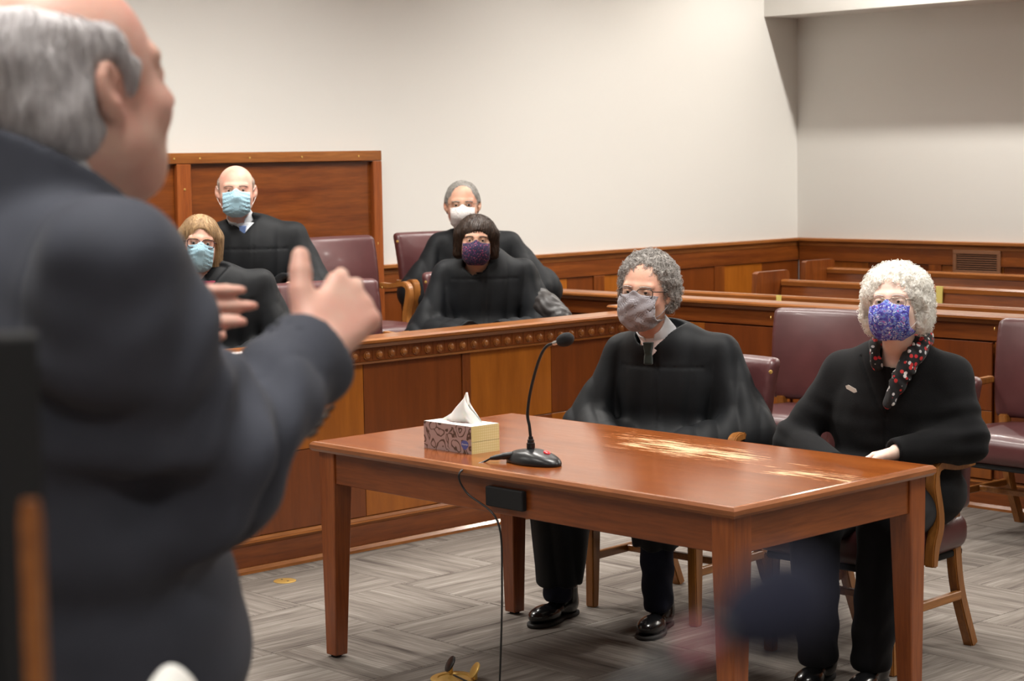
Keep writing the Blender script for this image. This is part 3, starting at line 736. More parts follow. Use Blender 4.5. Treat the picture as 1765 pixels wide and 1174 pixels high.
# tissue: folded peak
def tis():
    V = []; nu, nv = 40, 22
    for side in (0, 1):
        for j in range(nv+1):
            s = j/nv
            for i in range(nu+1):
                u = -1+2*i/nu; w = (1-s)**.8
                x_ = u*.098*w+.018*s*(1-u*.3)+.006*math.sin(5*u+2)*s*(1-s)*2 + (0 if s > .0 else 0)
                y_ = (.004+.016*math.sin(PI*min(1, (1-s)*1.0))*(1-abs(u))**.7*.8)*(1 if side == 0 else -1)+.006*math.sin(7*u+3*s)*(1-s)+.010*s
                z_ = s*(.100-.040*abs(u)**1.5)+(.004*math.sin(9*u)*s*(1-s))
                V.append(q3(TL*.50-x_, TW*.5+y_, TH-.004+z_))
    F = []; o_ = (nu+1)*(nv+1)
    for sd in (0, 1):
        for j in range(nv):
            for i in range(nu): F.append([sd*o_+j*(nu+1)+i, sd*o_+j*(nu+1)+i+1, sd*o_+(j+1)*(nu+1)+i+1, sd*o_+(j+1)*(nu+1)+i])
    for i in range(nu): F.append([nv*(nu+1)+i, nv*(nu+1)+i+1, o_+nv*(nu+1)+i+1, o_+nv*(nu+1)+i])
    mk('tissue', V, F, 'tissue', t)
tis()

# gooseneck microphone
mb = v3(-4.152, 4.035, TZ)
t = thing('desk_microphone', tuple(mb), 'black gooseneck microphone on a domed base beside the tissue box', 'microphone')
def fb(P):
    q = P-mb; d = ell(q, (0, 0, .0), (.108, .058, .050)); sl = q[:, 2]-(.047-.25*np.clip(q[:, 0]-.0, 0, 1)-.05*np.clip(-q[:, 0], 0, 1)*2); return smax(smax(d, sl, .012), -q[:, 2]+.001, .004)
V, F = isosurf(fb, mb+v3(-.13, -.08, -.006), mb+v3(.13, .08, .07), .004); mk('base', V, F, 'black_plastic', t)
lathe('collar', [(.013, .040), (.013, .062), (.0105, .063), (.0105, .072), (.008, .073), (.007, .082)], mb+v3(-.012, 0, 0), 'black_plastic', t, 16)
neck = crom([mb+v3(-.012, 0, .078), mb+v3(-.017, 0, .115), mb+v3(-.024, 0, .15), mb+v3(-.010, 0, .22), mb+v3(.020, 0, .30), mb+v3(.045, 0, .345), mb+v3(.068, 0, .366), mb+v3(.093, 0, .374)], 8)
tube('gooseneck', neck, .0048, 'black_plastic', t, 10)
ax = (neck[-1]-neck[-2]); ax /= np.linalg.norm(ax)
lathe('capsule', [(.0052, 0), (.0068, .004), (.0068, .026), (.0075, .028)], neck[-1]-ax*.002, 'chrome', t, 14, tuple(ax))
lathe('windscreen', [(.009, 0), (.0155, .006), (.0195, .018), (.021, .032), (.019, .046), (.013, .056), (.003, .060)], neck[-1]+ax*.022, 'foam', t, 18, tuple(ax))
lathe('talk_button', [(.011, 0), (.011, .004), (.008, .006), (.001, .006)], mb+v3(.045, .012, .0345), 'red_light', t, 14, (.35, .1, 1))
cdir = v3(-.75, -.55, -.16); cdir /= np.linalg.norm(cdir)
lathe('plug', [(.011, 0), (.011, .03), (.009, .036), (.009, .05), (.0055, .072)], mb+v3(-.060, -.030, .024), 'black_plastic', t, 12, tuple(cdir))
pe = mb+v3(-.060, -.030, .024)+cdir*.07
cab = crom([pe, pe+v3(-.018, -.018, -.012), v3(pe[0]-.02, Y0-.012, TZ-.02), v3(pe[0]+.0, Y0-.004, TZ-.08), v3(-4.13, Y0-.006, TZ-.15), v3(-4.11, Y0-.01, .40), v3(-4.115, Y0-.02, .12), v3(-4.12, Y0-.03, .012), v3(-4.20, Y0-.02, .007), v3(-4.36, Y0+.10, .008), v3(-4.50, 4.0, .012)], 8)
tube('cable', cab, .0032, 'black_plastic', t, 7)
t = tag(box('junction_plate', (-4.20, Y0+ins-.012, .618), (-4.038, Y0+ins+.0075, .678), 'black_matte', None, .003, origin=(-4.12, Y0+ins, .62)), 'flat black box screwed to the front apron of the table under the microphone', 'cable box')

t = thing('floor_plate', (-6.055, 4.495, 0), 'round brass cover plate in the carpet near the jury box', 'cover plate')
lathe('cover', [(.045, 0), (.045, .002), (.042, .0035), (.001, .0035)], (-6.055, 4.495, 0), 'brass', t, 28)
for k in (-1, 1): lathe('screw', [(.005, 0), (.004, .001), (.001, .0012)], (-6.055+k*.02, 4.495, .0035), 'black_plastic', t, 8)
t = thing('floor_outlet', (-4.50, 4.00, 0), 'round brass floor outlet with its lids flipped open at the bottom edge', 'floor outlet')
lathe('ring', [(.075, 0), (.075, .003), (.07, .006), (.052, .006), (.05, .002), (.001, .002)], (-4.50, 4.0, 0), 'brass', t, 30)
for dx_, dy_, m_ in ((-.045, .028, 'black_plastic'), (.07, .03, 'brass')):
    lathe('lid', [(.028, 0), (.028, .004), (.024, .006), (.001, .006)], (-4.50+dx_, 4.0+dy_, .034), m_, t, 20, (-.35, -.75, .5))
    box('hinge', (-4.50+dx_-.006, 4.0+dy_-.006, .003), (-4.50+dx_+.006, 4.0+dy_+.006, .03), 'brass', t, .002)

YT = 'yellow tape strip marking the pews'
tag(box('tape_strip', (-6.495, 8.1585, .845), (-6.460, 8.1625, .896), 'tape', None, .0005, origin=(-6.48, 8.16, .87)), 'short yellow tape strip on the front pew, seen between the judge and the woman', 'tape', YT)
tag(box('tape_strip', (-6.175, 9.1955, .80), (-6.132, 9.2025, .896), 'tape', None, .0005, origin=(-6.15, 9.2, .85)), 'long yellow tape strip on the middle pew, right of the white-haired woman', 'tape', YT)
# ------------------------------------------------------------------ people
def at(px, py, d):
    r_ = FW+RT*(px-882.5)/3300-UP*(py-587)/3300; return v3(0, 0, CAMH)+r_*d
class Fr:
    """body frame: -y forward, +x the person's left, z up from the floor under the seat"""
    def __init__(s, base, az): s.b = np.array(base, float); s.M = rotz(R(az+90)); s.az = az
    def W(s, V): return s.b+np.asarray(V, float)@s.M.T
    def L(s, V): return (np.asarray(V, float)-s.b)@s.M
class Head:
    def __init__(s, pos, az, pitch=0, roll=0, sc=1.0, neck=None, wide=1.0, jaw=1.0):
        s.p = np.array(pos, float); s.M = rotz(R(az+90))@rotx(R(-pitch))@roty(R(roll)); s.s = sc; s.wide = wide; s.jaw = jaw
    def L(s, P): return (P-s.p)@s.M/s.s/np.array([s.wide, 1, 1])
    def W(s, V): return s.p+(np.asarray(V, float)*s.s*np.array([s.wide, 1, 1]))@s.M.T
def cran(P): return ell(P, (0, .012, .03), (.0755, .096, .087))
def faceform(P, jw=1.0):
    d = cran(P)
    d = smin(d, ell(P, (0, -.024, -.028), (.064, .068, .082)), .03)
    d = smin(d, ell(P, (0, -.038, -.087), (.044*jw, .044, .030)), .03)
    ax_ = P.copy(); ax_[:, 0] = np.abs(ax_[:, 0])
    d = smin(d, ell(ax_, (.036, -.056, -.034), (.028, .028, .026)), .02)
    d = smin(d, ell(ax_, (.045*jw, .0, -.065), (.022, .04, .03)), .03)
    return d
def head_d(P, jw=1.0, mouth=False):
    A = P.copy(); A[:, 0] = np.abs(A[:, 0])
    d = faceform(P, jw)
    d = smin(d, cap(A, (.0, -.083, .022), (.042, -.070, .022), .011, .010), .012)
    d = smax(d, -ell(A, (.032, -.100, .003), (.019, .020, .013)), .014)
    d = smin(d, ell(A, (.031, -.0735, .0015), (.0165, .0145, .0125)), .006)      # lids
    d = smax(d, -ell(A, (.031, -.092, .0005), (.0120, .012, .0026)), .003)       # opening
    d = smin(d, cap(P, (0, -.086, .012), (0, -.107, -.030), .0085, .0115), .012)
    d = smin(d, ell(A, (.0125, -.096, -.035), (.0085, .012, .008)), .006)
    d = smin(d, ell(P, (0, -.084, -.062), (.026, .012, .007)), .008); d = smin(d, ell(P, (0, -.083, -.072), (.022, .012, .007)), .006)
    d = smax(d, -ell(P, (0, -.098, -.067), (.024, .006, .0014)), .003)
    # ears
    c, s_ = math.cos(.35), math.sin(.35)
    e = ell(A, (.082, .014, -.006), (.009, .019, .032), np.array([[c, s_, 0], [-s_, c, 0], [0, 0, 1.]]))
    e = smin(e, ell(A, (.075, .006, -.032), (.008, .010, .011)), .006)
    e = smax(e, -ell(A, (.088, .007, .002), (.006, .011, .018)), .004); e = smax(e, -ell(A, (.084, .000, -.008), (.008, .006, .008)), .004)
    return smin(d, e, .006)
def hand_d(P, w, F_, T_, N_, curl, s=1.0, th=(.6, .55, -.2), kn=None):
    """w wrist; F fingers; T thumb side; N back of the hand; curl: 4 total bend angles; thumb direction in (F,T,N)"""
    F_ = np.array(F_, float); F_ /= np.linalg.norm(F_); T_ = np.array(T_, float); T_ -= F_*(T_@F_); T_ /= np.linalg.norm(T_)
    N_ = np.array(N_, float); N_ -= F_*(N_@F_)+T_*(N_@T_); N_ /= np.linalg.norm(N_)
    off = (.030, .0095, -.0105, -.029); kl = (.090, .095, .089, .080); ln = (.95, 1.06, .98, .78); d = None; fs = []
    for i in range(4):
        k0 = w+T_*off[i]*.62*s; k1 = w+(F_*kl[i]+T_*off[i])*s
        m = cap(P, k0, k1, .0135*s, .0115*s); d = m if d is None else smin(d, m, .016*s)
    d = smin(d, cap(P, w+(T_*.012-N_*.006)*s, w+(F_*.05+T_*.026-N_*.012)*s, .017*s, .014*s), .014*s)
    for i in range(4):
        p0 = w+(F_*kl[i]+T_*off[i])*s; a = 0; fd = None; spread = T_*off[i]*.10
        for l_, fr, r0, r1 in ((.043, .42, .0102, .0092), (.027, .36, .0092, .0084), (.021, .22, .0085, .0068)):
            a += curl[i]*fr; dr = F_*math.cos(a)-N_*math.sin(a)+spread*10*.12; dr /= np.linalg.norm(dr); p1 = p0+dr*l_*ln[i]*s
            c_ = cap(P, p0, p1, r0*s, r1*s); fd = c_ if fd is None else smin(fd, c_, .003); p0 = p1
        fs.append(fd)
    f = fs[0]
    for g in fs[1:]: f = smin(f, g, .0015)
    d = smin(d, f, .007*s)
    t0 = w+(F_*.022+T_*.022-N_*.008)*s; td = F_*th[0]+T_*th[1]+N_*th[2]; td /= np.linalg.norm(td)
    t1 = t0+(td*.040)*s; td2 = td*.9+F_*.3; td2 /= np.linalg.norm(td2); t2 = t1+td2*.026*s; t3 = t2+td2*.020*s
    t = smin(smin(cap(P, t0, t1, .018*s, .0140*s), cap(P, t1, t2, .0138*s, .0128*s), .004), cap(P, t2, t3, .0130*s, .0105*s), .004)
    return smin(d, t, .010*s)
def eyeballs(H, par, az=0, open_=True):
    for sx in (-1, 1):
        c = np.array([sx*.031, -.0735, .001]); n = 14; V = []; Fc = []
        rings = [0, .25, .45, .7, 1.0, 1.4, 2.0, 2.7, PI]
        gz = np.array([0, -1., 0]); u = np.array([1., 0, 0]); w = np.array([0, 0, 1.])
        for a in rings:
            for k in range(n): V.append(c+.0128*(gz*math.cos(a)+math.sin(a)*(u*math.cos(2*PI*k/n)+w*math.sin(2*PI*k/n))))
        for i in range(len(rings)-1):
            for k in range(n): Fc.append([i*n+k, i*n+(k+1) % n, (i+1)*n+(k+1) % n, (i+1)*n+k])
        o = mk('eye', H.W(np.array(V)), Fc, 'eye_white', par); o.data.materials.append(MATS['iris'])
        for p_ in o.data.polygons:
            if p_.index < 2*n: p_.material_index = 1
def brows(H, par, m, r=.0032):
    V = []; F = []
    for sx in (-1, 1):
        v, f = tubegeo(crom([(sx*.014, -.098, .0200), (sx*.028, -.0975, .0225), (sx*.042, -.088, .0205), (sx*.050, -.078, .0165)], 4), [r*.8]+[r]*10+[r*.6]*2, 6); v[:, 1] += 0; F += [[a+len(V)*len(v) for a in q] for q in f]; V.append(v)
    mk('eyebrows', H.W(np.concatenate(V)), F, m, par)
def glasses(H, par, m, hw=.025, hh=.0155, r=.0013, top=.0018, y=-.103, z=.0, square=3.5, half=False):
    fr = []
    for sx in (-1, 1):
        pts = []
        for k in range(28):
            a = 2*PI*k/28; c, s_ = math.cos(a), math.sin(a)
            x_ = hw*np.sign(c)*abs(c)**(2/square); z_ = hh*np.sign(s_)*abs(s_)**(2/square); pts.append((sx*.0325+x_, y+abs(sx*.0325+x_)**2*4.2, z+z_))
        V, F = tubegeo(pts, r, 6, True); fr.append((V, F))
        lp = [(sx*.0325+(q[0]-sx*.0325)*.97, q[1]+.0002, z+(q[2]-z)*.97) for q in pts]; c0 = np.mean(lp, 0)
        mk('lens', H.W(np.array(lp+[c0])), [[k, (k+1) % 28, 28] for k in range(28)], 'lens', par)
    V, F = tubegeo(crom([(-.009, y-.0005, z+.006), (0, y-.003, z+.009), (.009, y-.0005, z+.006)], 4), r*1.1, 6); fr.append((V, F))
    for sx in (-1, 1):
        V, F = tubegeo([(sx*.057, y+.0135, z+.008), (sx*.066, y+.025, z+.007), (sx*.0795, -.01, z+.004), (sx*.0835, .020, z+.0)], top, 6); fr.append((V, F))
    V = []; F = []
    for v, f in fr: o_ = sum(len(q) for q in V); V.append(v); F += [[a+o_ for a in q] for q in f]
    mk('glasses', H.W(np.concatenate(V)), F, m, par)
def mask(H, par, m, style='surgical', h=.0028, nm='face_mask'):
    def f(P):
        A = P.copy(); A[:, 0] = np.abs(A[:, 0])
        base = faceform(P); base = smin(base, cap(P, (0, -.088, .006), (0, -.100, -.030), .010, .013), .035)
        base = smin(base, ell(P, (0, -.06, -.07), (.045, .036, .045)), .03)
        if style == 'cup': base = smin(base, ell(P, (0, -.085, -.045), (.043, .043, .046)), .02)
        if style == 'full': base = smin(base, ell(P, (0, -.070, -.055), (.058, .045, .060)), .03)
        if style == 'loose': base = smin(base, ell(P, (0, -.068, -.062), (.055, .040, .062)), .03)
        off = .005
        if style == 'surgical':
            w = np.clip((A[:, 0]-.012)/.03, 0, 1); off = .005+.0008*w*np.sin(P[:, 2]*300+A[:, 0]*110)-.0012*np.exp(-(P[:, 0]/.01)**2)
        if style == 'loose':
            off = .006+.0016*np.sin(P[:, 0]*95+P[:, 2]*70+1.5*np.sin(P[:, 2]*60))+.0010*np.sin(P[:, 2]*150-P[:, 0]*90)
        d = np.abs(base-off)-.0016
        top = {'surgical': -.006, 'cup': -.008, 'full': -.008, 'loose': -.004}[style]
        zt = P[:, 2]-(top+.016*np.exp(-(P[:, 0]/.016)**2)-.10*np.clip(A[:, 0]-.03, 0, 1))
        zb = -(P[:, 2]+{'surgical': .128, 'cup': .118, 'full': .124, 'loose': .134}[style])
        side = A[:, 0]-{'surgical': .060, 'cup': .060, 'full': .066, 'loose': .066}[style]
        yb = P[:, 1]+.006-(.015 if style != 'surgical' else 0)
        return np.maximum.reduce([d, zt, zb, side, yb])
    V, F = isosurf(f, (-.08, -.15, -.15), (.08, .03, .03), h, 2.5); return mk(nm, H.W(V), F, m, par)
def loops(H, par, m='mask_white', r=.0014):
    for sx in (-1, 1):
        for z0, z1 in ((-.018, .020), (-.085, -.030)):
            tube('ear_loop', H.W(crom([(sx*.058, -.045, z0), (sx*.072, -.015, z0*.6+z1*.4), (sx*.085, .012, z1), (sx*.080, .026, z1*.7)], 4)), r, m, par, 5)
def cn(P, f, ph=0):
    x, y, z = P.T; return np.sin(f*x+2*np.sin(f*.37*y+ph)+ph)*np.sin(f*1.1*y+1.7*np.sin(f*.41*z+1+ph))*np.sin(f*.93*z+1.6*np.sin(f*.39*x+2+ph))
HAIR = {}
def hair_f(style):
    def g(P):
        A = P.copy(); A[:, 0] = np.abs(A[:, 0]); x, y, z = P.T
        if style == 'curly':
            d = smin(ell(P, (0, .030, .044), (.094, .096, .094)), ell(A, (.070, .040, -.012), (.030, .048, .058)), .03)
            d = smax(d, -ell(P, (.0, -.112, .0), (.078, .094, .086)), .010); d = smax(d, -ell(A, (.095, -.02, -.03), (.028, .032, .05)), .008); return d-.008*cn(P, 115)-.004*cn(P, 240, 2)
        if style == 'poof':
            d = smin(ell(P, (0, .026, .040), (.112, .100, .095)), ell(A, (.082, .035, -.03), (.036, .058, .070)), .03)
            d = smax(d, -ell(P, (0, -.112, -.022), (.069, .092, .092)), .010); d = smax(d, -ell(A, (.092, -.035, -.04), (.020, .035, .045)), .008); return d-.006*cn(P, 120)-.003*cn(P, 260, 2)
        if style == 'thin':
            d = smax(cran(P)-.005, z-.050-.35*np.clip(y, -.02, .1), .008); return np.maximum(np.maximum(smax(d, -(y+.028), .006), -z-.05), -ell(A, (.08, .005, -.01), (.03, .022, .036)))
        if style == 'short':
            d = smin(ell(P, (0, .020, .034), (.081, .098, .089)), ell(A, (.066, .03, -.005), (.022, .04, .05)), .02)
            d = smax(d, -ell(P, (0, -.108, .018), (.068, .094, .106)), .006); return smax(d, -ell(A, (.085, .0, -.025), (.022, .026, .034)), .004)-.0012*cn(P, 200)
        if style == 'bob':
            d = smin(ell(P, (0, .018, .040), (.088, .102, .092)), smin(cap(A, (.072, .0, .03), (.082, .0, -.155), .034, .026), ell(P, (0, .055, -.05), (.085, .05, .12)), .02), .025)
            d = smax(d, -ell(P, (.0, -.110, -.03), (.060, .098, .102)), .008); d = smax(d, -cap(P, (-.002, -.11, .14), (0, -.03, .145), .014), .01); return d-.002*np.sin(130*np.arctan2(y, x)+4*np.sin(z*30))*.6
        if style == 'bobshort':
            d = smin(ell(P, (0, .018, .038), (.094, .104, .094)), smin(cap(A, (.074, .0, .03), (.084, -.004, -.070), .036, .024), ell(P, (0, .055, -.03), (.085, .05, .08)), .02), .025)
            cc_, ss_ = math.cos(.5), math.sin(.5); d = smax(d, -ell(P, (-.010, -.118, -.032), (.062, .098, .092), np.array([[cc_, 0, ss_], [0, 1, 0], [-ss_, 0, cc_]])), .010); return d-.0022*np.sin(46*np.arctan2(y, x)+5*np.sin(z*34+x*20))-.003*cn(P, 60)
        if style == 'silver':
            d = smin(cran(P)-.007, ell(P, (0, .062, -.018), (.070, .05, .062)), .02); d = smin(d, ell(A, (.055, .05, -.03), (.03, .035, .045)), .02)
            d = smax(d, z-.062-.35*np.clip(y, -.05, .1), .01); d = smax(d, -(y+.030-.3*np.clip(z, -.03, .08)), .008)
            d = smin(d, cap(A, (.071, -.026, .015), (.0715, -.020, -.006), .006, .004), .012)
            return smax(d, -ell(A, (.084, .008, -.012), (.022, .027, .040)), .005)-.0025*cn(P, 85)
        if style == 'top':      # sparse wisps over the crown
            d = smax(cran(P)-.0035, -(z-.045), .01); return smax(d, -ell(P, (0, -.12, .02), (.08, .105, .13)), .01)
    return g
def hair(H, par, style, m, h=.004, strands=0, kind='comb', L=.05, r=.0006, lift=.3):
    g = hair_f(style)
    V, F = isosurf(g, (-.16, -.13, -.21), (.16, .17, .17), h, 2.2)
    mk('hair', H.W(V), F, m, par)
    if not strands: return
    rng = np.random.default_rng(5); V0 = V[rng.choice(len(V), strands)]+rng.normal(0, .001, (strands, 3))
    n = grad(g, V0); ns = 7 if kind == 'comb' else 10; pts = [V0-n*.002]; P = V0.copy()
    if kind == 'comb':
        for k in range(ns-1):
            nn = grad(g, P); dr = np.tile(np.array([0, 0, -1.]), (strands, 1))+np.stack([P[:, 0]*3, P[:, 1]*4, P[:, 0]*0], 1)*(P[:, 2:3] > .05); dr += rng.normal(0, .18, (strands, 3))
            dr -= nn*(dr*nn).sum(1)[:, None]; dr /= np.linalg.norm(dr, axis=1)[:, None]+1e-9
            P = P+dr*L/ns; P = P-nn*(g(P)-.0012-lift*.003*k/ns)[:, None]; pts.append(P.copy())
    else:
        a = np.cross(n, rng.normal(0, 1, n.shape)); a /= np.linalg.norm(a, axis=1)[:, None]+1e-9; b = np.cross(n, a); ph = rng.uniform(0, 6.28, strands); rad = rng.uniform(.5, 1.3, strands)*L
        pts = []
        for k in range(ns):
            t_ = ph+k*.68; e = rad*(1-.04*k)
            pts.append(V0+(n*(np.sin(t_)*e*.8+e*.25)[:, None])+a*(np.cos(t_)*e)[:, None]+b*((k-ns/2)*.0009))
    S = np.stack(pts, 1); m_ = S.shape[1]; T = np.gradient(S, axis=1); T /= np.linalg.norm(T, axis=2)[..., None]+1e-9
    N = np.cross(T, rng.normal(0, 1, (strands, 1, 3))); N /= np.linalg.norm(N, axis=2)[..., None]+1e-9; B_ = np.cross(T, N)
    tap = (np.linspace(1, .25, m_) if kind == 'comb' else np.full(m_, .9))*r
    ring = np.stack([S+(N*math.cos(a_)+B_*math.sin(a_))*tap[None, :, None] for a_ in (0, 2.094, 4.189)], 2)
    VV = ring.reshape(-1, 3); idx = np.arange(strands)[:, None, None]*m_*3+np.arange(m_-1)[None, :, None]*3+np.arange(3)[None, None, :]
    nx = np.arange(strands)[:, None, None]*m_*3+np.arange(m_-1)[None, :, None]*3+((np.arange(3)+1) % 3)[None, None, :]
    FF = np.stack([idx, nx, nx+3, idx+3], -1).reshape(-1, 4)
    o = mk('hair_strands', H.W(VV), FF, m, par); o['kind'] = 'stuff'
def folds(P, amp, kx=84, kz=3.2, ph=0.):
    x, y, z = P.T
    a = np.abs(np.sin(kx*.5*(x*.83+y*.56)+1.6*np.sin(kz*z+1.7*x+ph)+ph))+.7*np.abs(np.sin(kx*.36*(y*.9-x*.44)+1.9*np.sin(kz*1.3*z+2*y+1+ph)+2*ph))
    return amp*1.7*(a-1.0)
def creases(P, c, R_, amp, n, k=70, ph=0.):
    """soft compression creases near joint c, running across direction n"""
    q = P-np.array(c); w = np.exp(-(np.linalg.norm(q, axis=1)/R_)**2); n = np.array(n, float)/np.linalg.norm(n)
    t = q@n; s = q@np.cross(n, (0.3, .5, .8)); return amp*w*(np.sin(k*t+2.2*np.sin(s*k*.33+ph)+ph)+.5*np.sin(k*1.7*t+ph+3*np.sin(s*k*.2)))
def shoe(par, W, c, az, s=1.0):
    f = Fr(c, az)
    def g(P):
        d = smin(ell(P, (0, -.085, .036), (.047*s, .085, .034)), ell(P, (0, .055, .045), (.036*s, .06, .05)), .04); d = smin(d, cap(P, (0, .05, .06), (0, .055, .105), .040, .043), .03)
        d = smax(d, -(P[:, 2]-.014), .004); return smin(d, np.maximum(cap(P, (0, -.035, .07), (0, .02, .098), .012), -.0), .01)
    V, F = isosurf(g, (-.07, -.19, 0), (.07, .13, .16), .005); mk('shoe', f.W(V), F, 'leather_shoe', par)
    def g2(P):
        d = smin(ell(P, (0, -.085, .01), (.051*s, .090, .05)), ell(P, (0, .055, .01), (.040*s, .064, .05)), .04); return np.maximum(d, np.abs(P[:, 2]-.008)-.007)
    V, F = isosurf(g2, (-.07, -.20, -.004), (.07, .14, .024), .004); mk('shoe_sole', f.W(V), F, 'shoe_sole', par)

def seated(label, base, az, head, J=None, sk='skin_a', h=.006, wear='robe', wmat='robe', hs=.45, sh=.195, hands=True, hw=.008, amp=.005, drop=None, neckopen=.30, sleeve=.085, wristc=(0, 0), sx=1.0, group='people in the courtroom', legs=True, fat=1.0, kr=None, front=None, hf=None, vsl=.9, ak=.05):
    fr = Fr(base, az); H = head
    t = thing('person', tuple(base), label, 'person', None)
    Hb = Head(fr.L(H.p), 0, 0); Hb.M = fr.M.T@H.M; Hb.s = H.s; Hb.jaw = H.jaw; Hb.wide = H.wide
    nb = Hb.W(np.array([0, .03, -.10])); nk = np.array([Hb.p[0]*.8, min(.06, max(-.03, Hb.p[1]+.075)), min(hs+.575, Hb.p[2]-.155)])
    D = dict(shL=(sh, .05, hs+.515), shR=(-sh, .05, hs+.515), elL=(.285, -.03, hs+.25), elR=(-.285, -.03, hs+.25), wrL=(.075, -.27, hs+.175), wrR=(-.075, -.27, hs+.175),
             knL=(.13, -.43, hs+.06), knR=(-.13, -.43, hs+.06), anL=(.13, -.45, .10), anR=(-.13, -.45, .10))
    if J: D.update(J)
    D = {k: np.array(v, float) for k, v in D.items()}
    def body(P):
        d = head_d(Hb.L(P), Hb.jaw)*Hb.s
        d = smin(d, cap(P, nb, nk, .052*Hb.s, .055), .03)
        b = smin(ell(P, (0, .05, hs+.33), (.155, .10, .25)), ell(P, (0, .06, hs+.10), (.165, .13, .13)), .05)
        b = smin(b, cap(P, D['shL']*v3(.85, 1, 1)-v3(0, 0, .03), D['shR']*v3(.85, 1, 1)-v3(0, 0, .03), .038), .04); b = smin(b, cap(P, nk, nk+v3(0, .01, -.08), .052, .07), .03)
        for s in 'LR':
            b = smin(b, smin(cap(P, D['sh'+s]*v3(.92, 1, 1)-v3(0, 0, .03), D['el'+s], .038, .038), cap(P, D['el'+s], D['wr'+s], .038, .026), .02), .02)
            b = smin(b, smin(cap(P, (.09 if s == 'L' else -.09, .02, hs+.09), D['kn'+s], .075, .055), cap(P, D['kn'+s], D['an'+s], .052, .035), .02), .03)
        d = smin(d, b, .02)
        for s, sg in (('L', 1), ('R', -1)):
            w = D['wr'+s]; F_ = w-D['el'+s]; F_ = F_/np.linalg.norm(F_)*.5+np.array([-sg*.6, -.25, -.22]); d = smin(d, hand_d(P, w, F_, (0, -.4, 1) if False else (sg*.1, -.75, .35), (sg*.1, -.25, .95), (.55, .6, .7, .75), .92, (.7, .35, -.15)), .012)
        return d
    mn = np.min([D[k] for k in D]+[Hb.p], 0)-.15; mx = np.max([D[k] for k in D]+[Hb.p+v3(0, 0, .04)], 0)+.13; mn[2] = .05
    V, F = isosurf(body, mn, mx, h, 1.7); mk('body', fr.W(V), F, sk, t)
    def cloth(P):
        q = P
        d = smin(ell(q, (0, .045, hs+.34), (.195*sx, .135*fat, .27)), ell(q, (0, .02, hs+.10), (.215*sx, .185*fat, .15)), .06)
        tz = nk+v3(0, .012, -.035)
        for s in 'LR': d = smin(d, cap(q, tz, D['sh'+s]+v3(0, 0, -.012), .070, .052), .05)
        ft = 0
        for s, sg in (('L', 1), ('R', -1)):
            if wear == 'robe':
                e = D['el'+s]; w = D['wr'+s]
                a = smin(cap(q, D['sh'+s]+v3(-sg*.008, 0, -.012), e+v3(sg*.005, 0, -.02), .056, sleeve), cap(q, e+v3(0, 0, -.02), w+v3(0, 0, -.015), sleeve, sleeve*.92), .04)
                a = smin(a, cap(q, e+v3(-sg*.02, 0, -.09), w+v3(-sg*.0, .04, -.05), sleeve*.8, sleeve*.8), .06)
            else:
                e = D['el'+s]; w = D['wr'+s]; a = smin(cap(q, D['sh'+s]+v3(-sg*.005, 0, -.008), e, .058, .066), cap(q, e, w, .066, .046), .03)
            d = smin(d, a, ak)
        if wear == 'robe' and legs:
            for s, sg in (('L', 1), ('R', -1)):
                kn = D['kn'+s]; d = smin(d, cap(q, (.09*sg, .0, hs+.09), kn, .10, .085), .05)
                bt = D['an'+s].copy(); z1 = (drop or {}).get(s, .22)
                tt = (kn[2]-z1)/(kn[2]-bt[2]); e = kn+(bt-kn)*tt; r0, r1 = (kr or {}).get(s, (.085, .10)); d = smin(d, smax(cap(q, kn, e, r0, r1), z1-q[:, 2], .01), .04)
        f_ = folds(q, amp)*np.clip((hs+.56-q[:, 2])/.10, 0, 1)*np.clip((np.abs(q[:, 0])-.03)/.09, .35, 1) if wear == 'robe' else 0
        d = d-f_
        if wear == 'robe': d = d+.0035*np.exp(-((q[:, 0])/.0035)**2)*(q[:, 1] < 0)*(q[:, 2] < hs+.46)-.002*np.exp(-((np.abs(q[:, 0])-.012)/.006)**2)*(q[:, 1] < 0)+.003*np.exp(-((q[:, 2]-(hs+.44))/.004)**2)*(np.abs(q[:, 0]) < .17)
        else:
            for s, sg in (('L', 1), ('R', -1)):
                d = d-creases(q, D['el'+s], .13, .0045, D['el'+s]-D['sh'+s], 75, sg)-creases(q, D['sh'+s]-v3(0, 0, .10), .10, .003, (sg, 0, .5), 60, 2)
            d = d-creases(q, (0, -.1, hs+.2), .16, .004, (0.2, 0, 1), 60, 1)
            d = d+.003*np.exp(-((q[:, 0]-.01)/.003)**2)*(q[:, 1] < 0)+.006*np.exp(-((np.abs(q[:, 0]-.01)-(q[:, 2]-.80)*.50)/.006)**2)*(q[:, 1] < 0)*(q[:, 2] > .80)*(q[:, 2] < 1.0)
        # neck hole and V opening
        nd_ = cap(q, nb, nk+v3(0, 0, -.02), .062, .072); d = smax(d, -nd_, .006)
        z0 = hs+neckopen; vv = np.maximum(np.abs(q[:, 0]-nk[0]*.7)-(q[:, 2]-z0)*vsl, q[:, 1]-.02); vv = np.maximum(vv, -(q[:, 2]-z0)); thick = smin(ell(q, (0, .045, hs+.33), (.178*sx, .118*fat, .26)), cap(q, nk+v3(0, .01, -.03), nk+v3(0, .01, -.10), .068, .096), .03)
        d = smax(d, -np.maximum(vv, -thick-.0), .004)
        # sleeves are open at the wrist
        for s in 'LR':
            w = D['wr'+s]; ax = w-D['el'+s]; ax /= np.linalg.norm(ax); d = smax(d, -np.maximum(cap(q, w-ax*.03, w+ax*.12, (.045 if wear == 'robe' else .030)), -(q-w)@ax-.03), .004)
            lim = (q-w)@ax-.015; near = cap(q, w, w+ax*.16, .12); d = np.where(near < .0, np.maximum(d, lim), d) if True else d
        return d
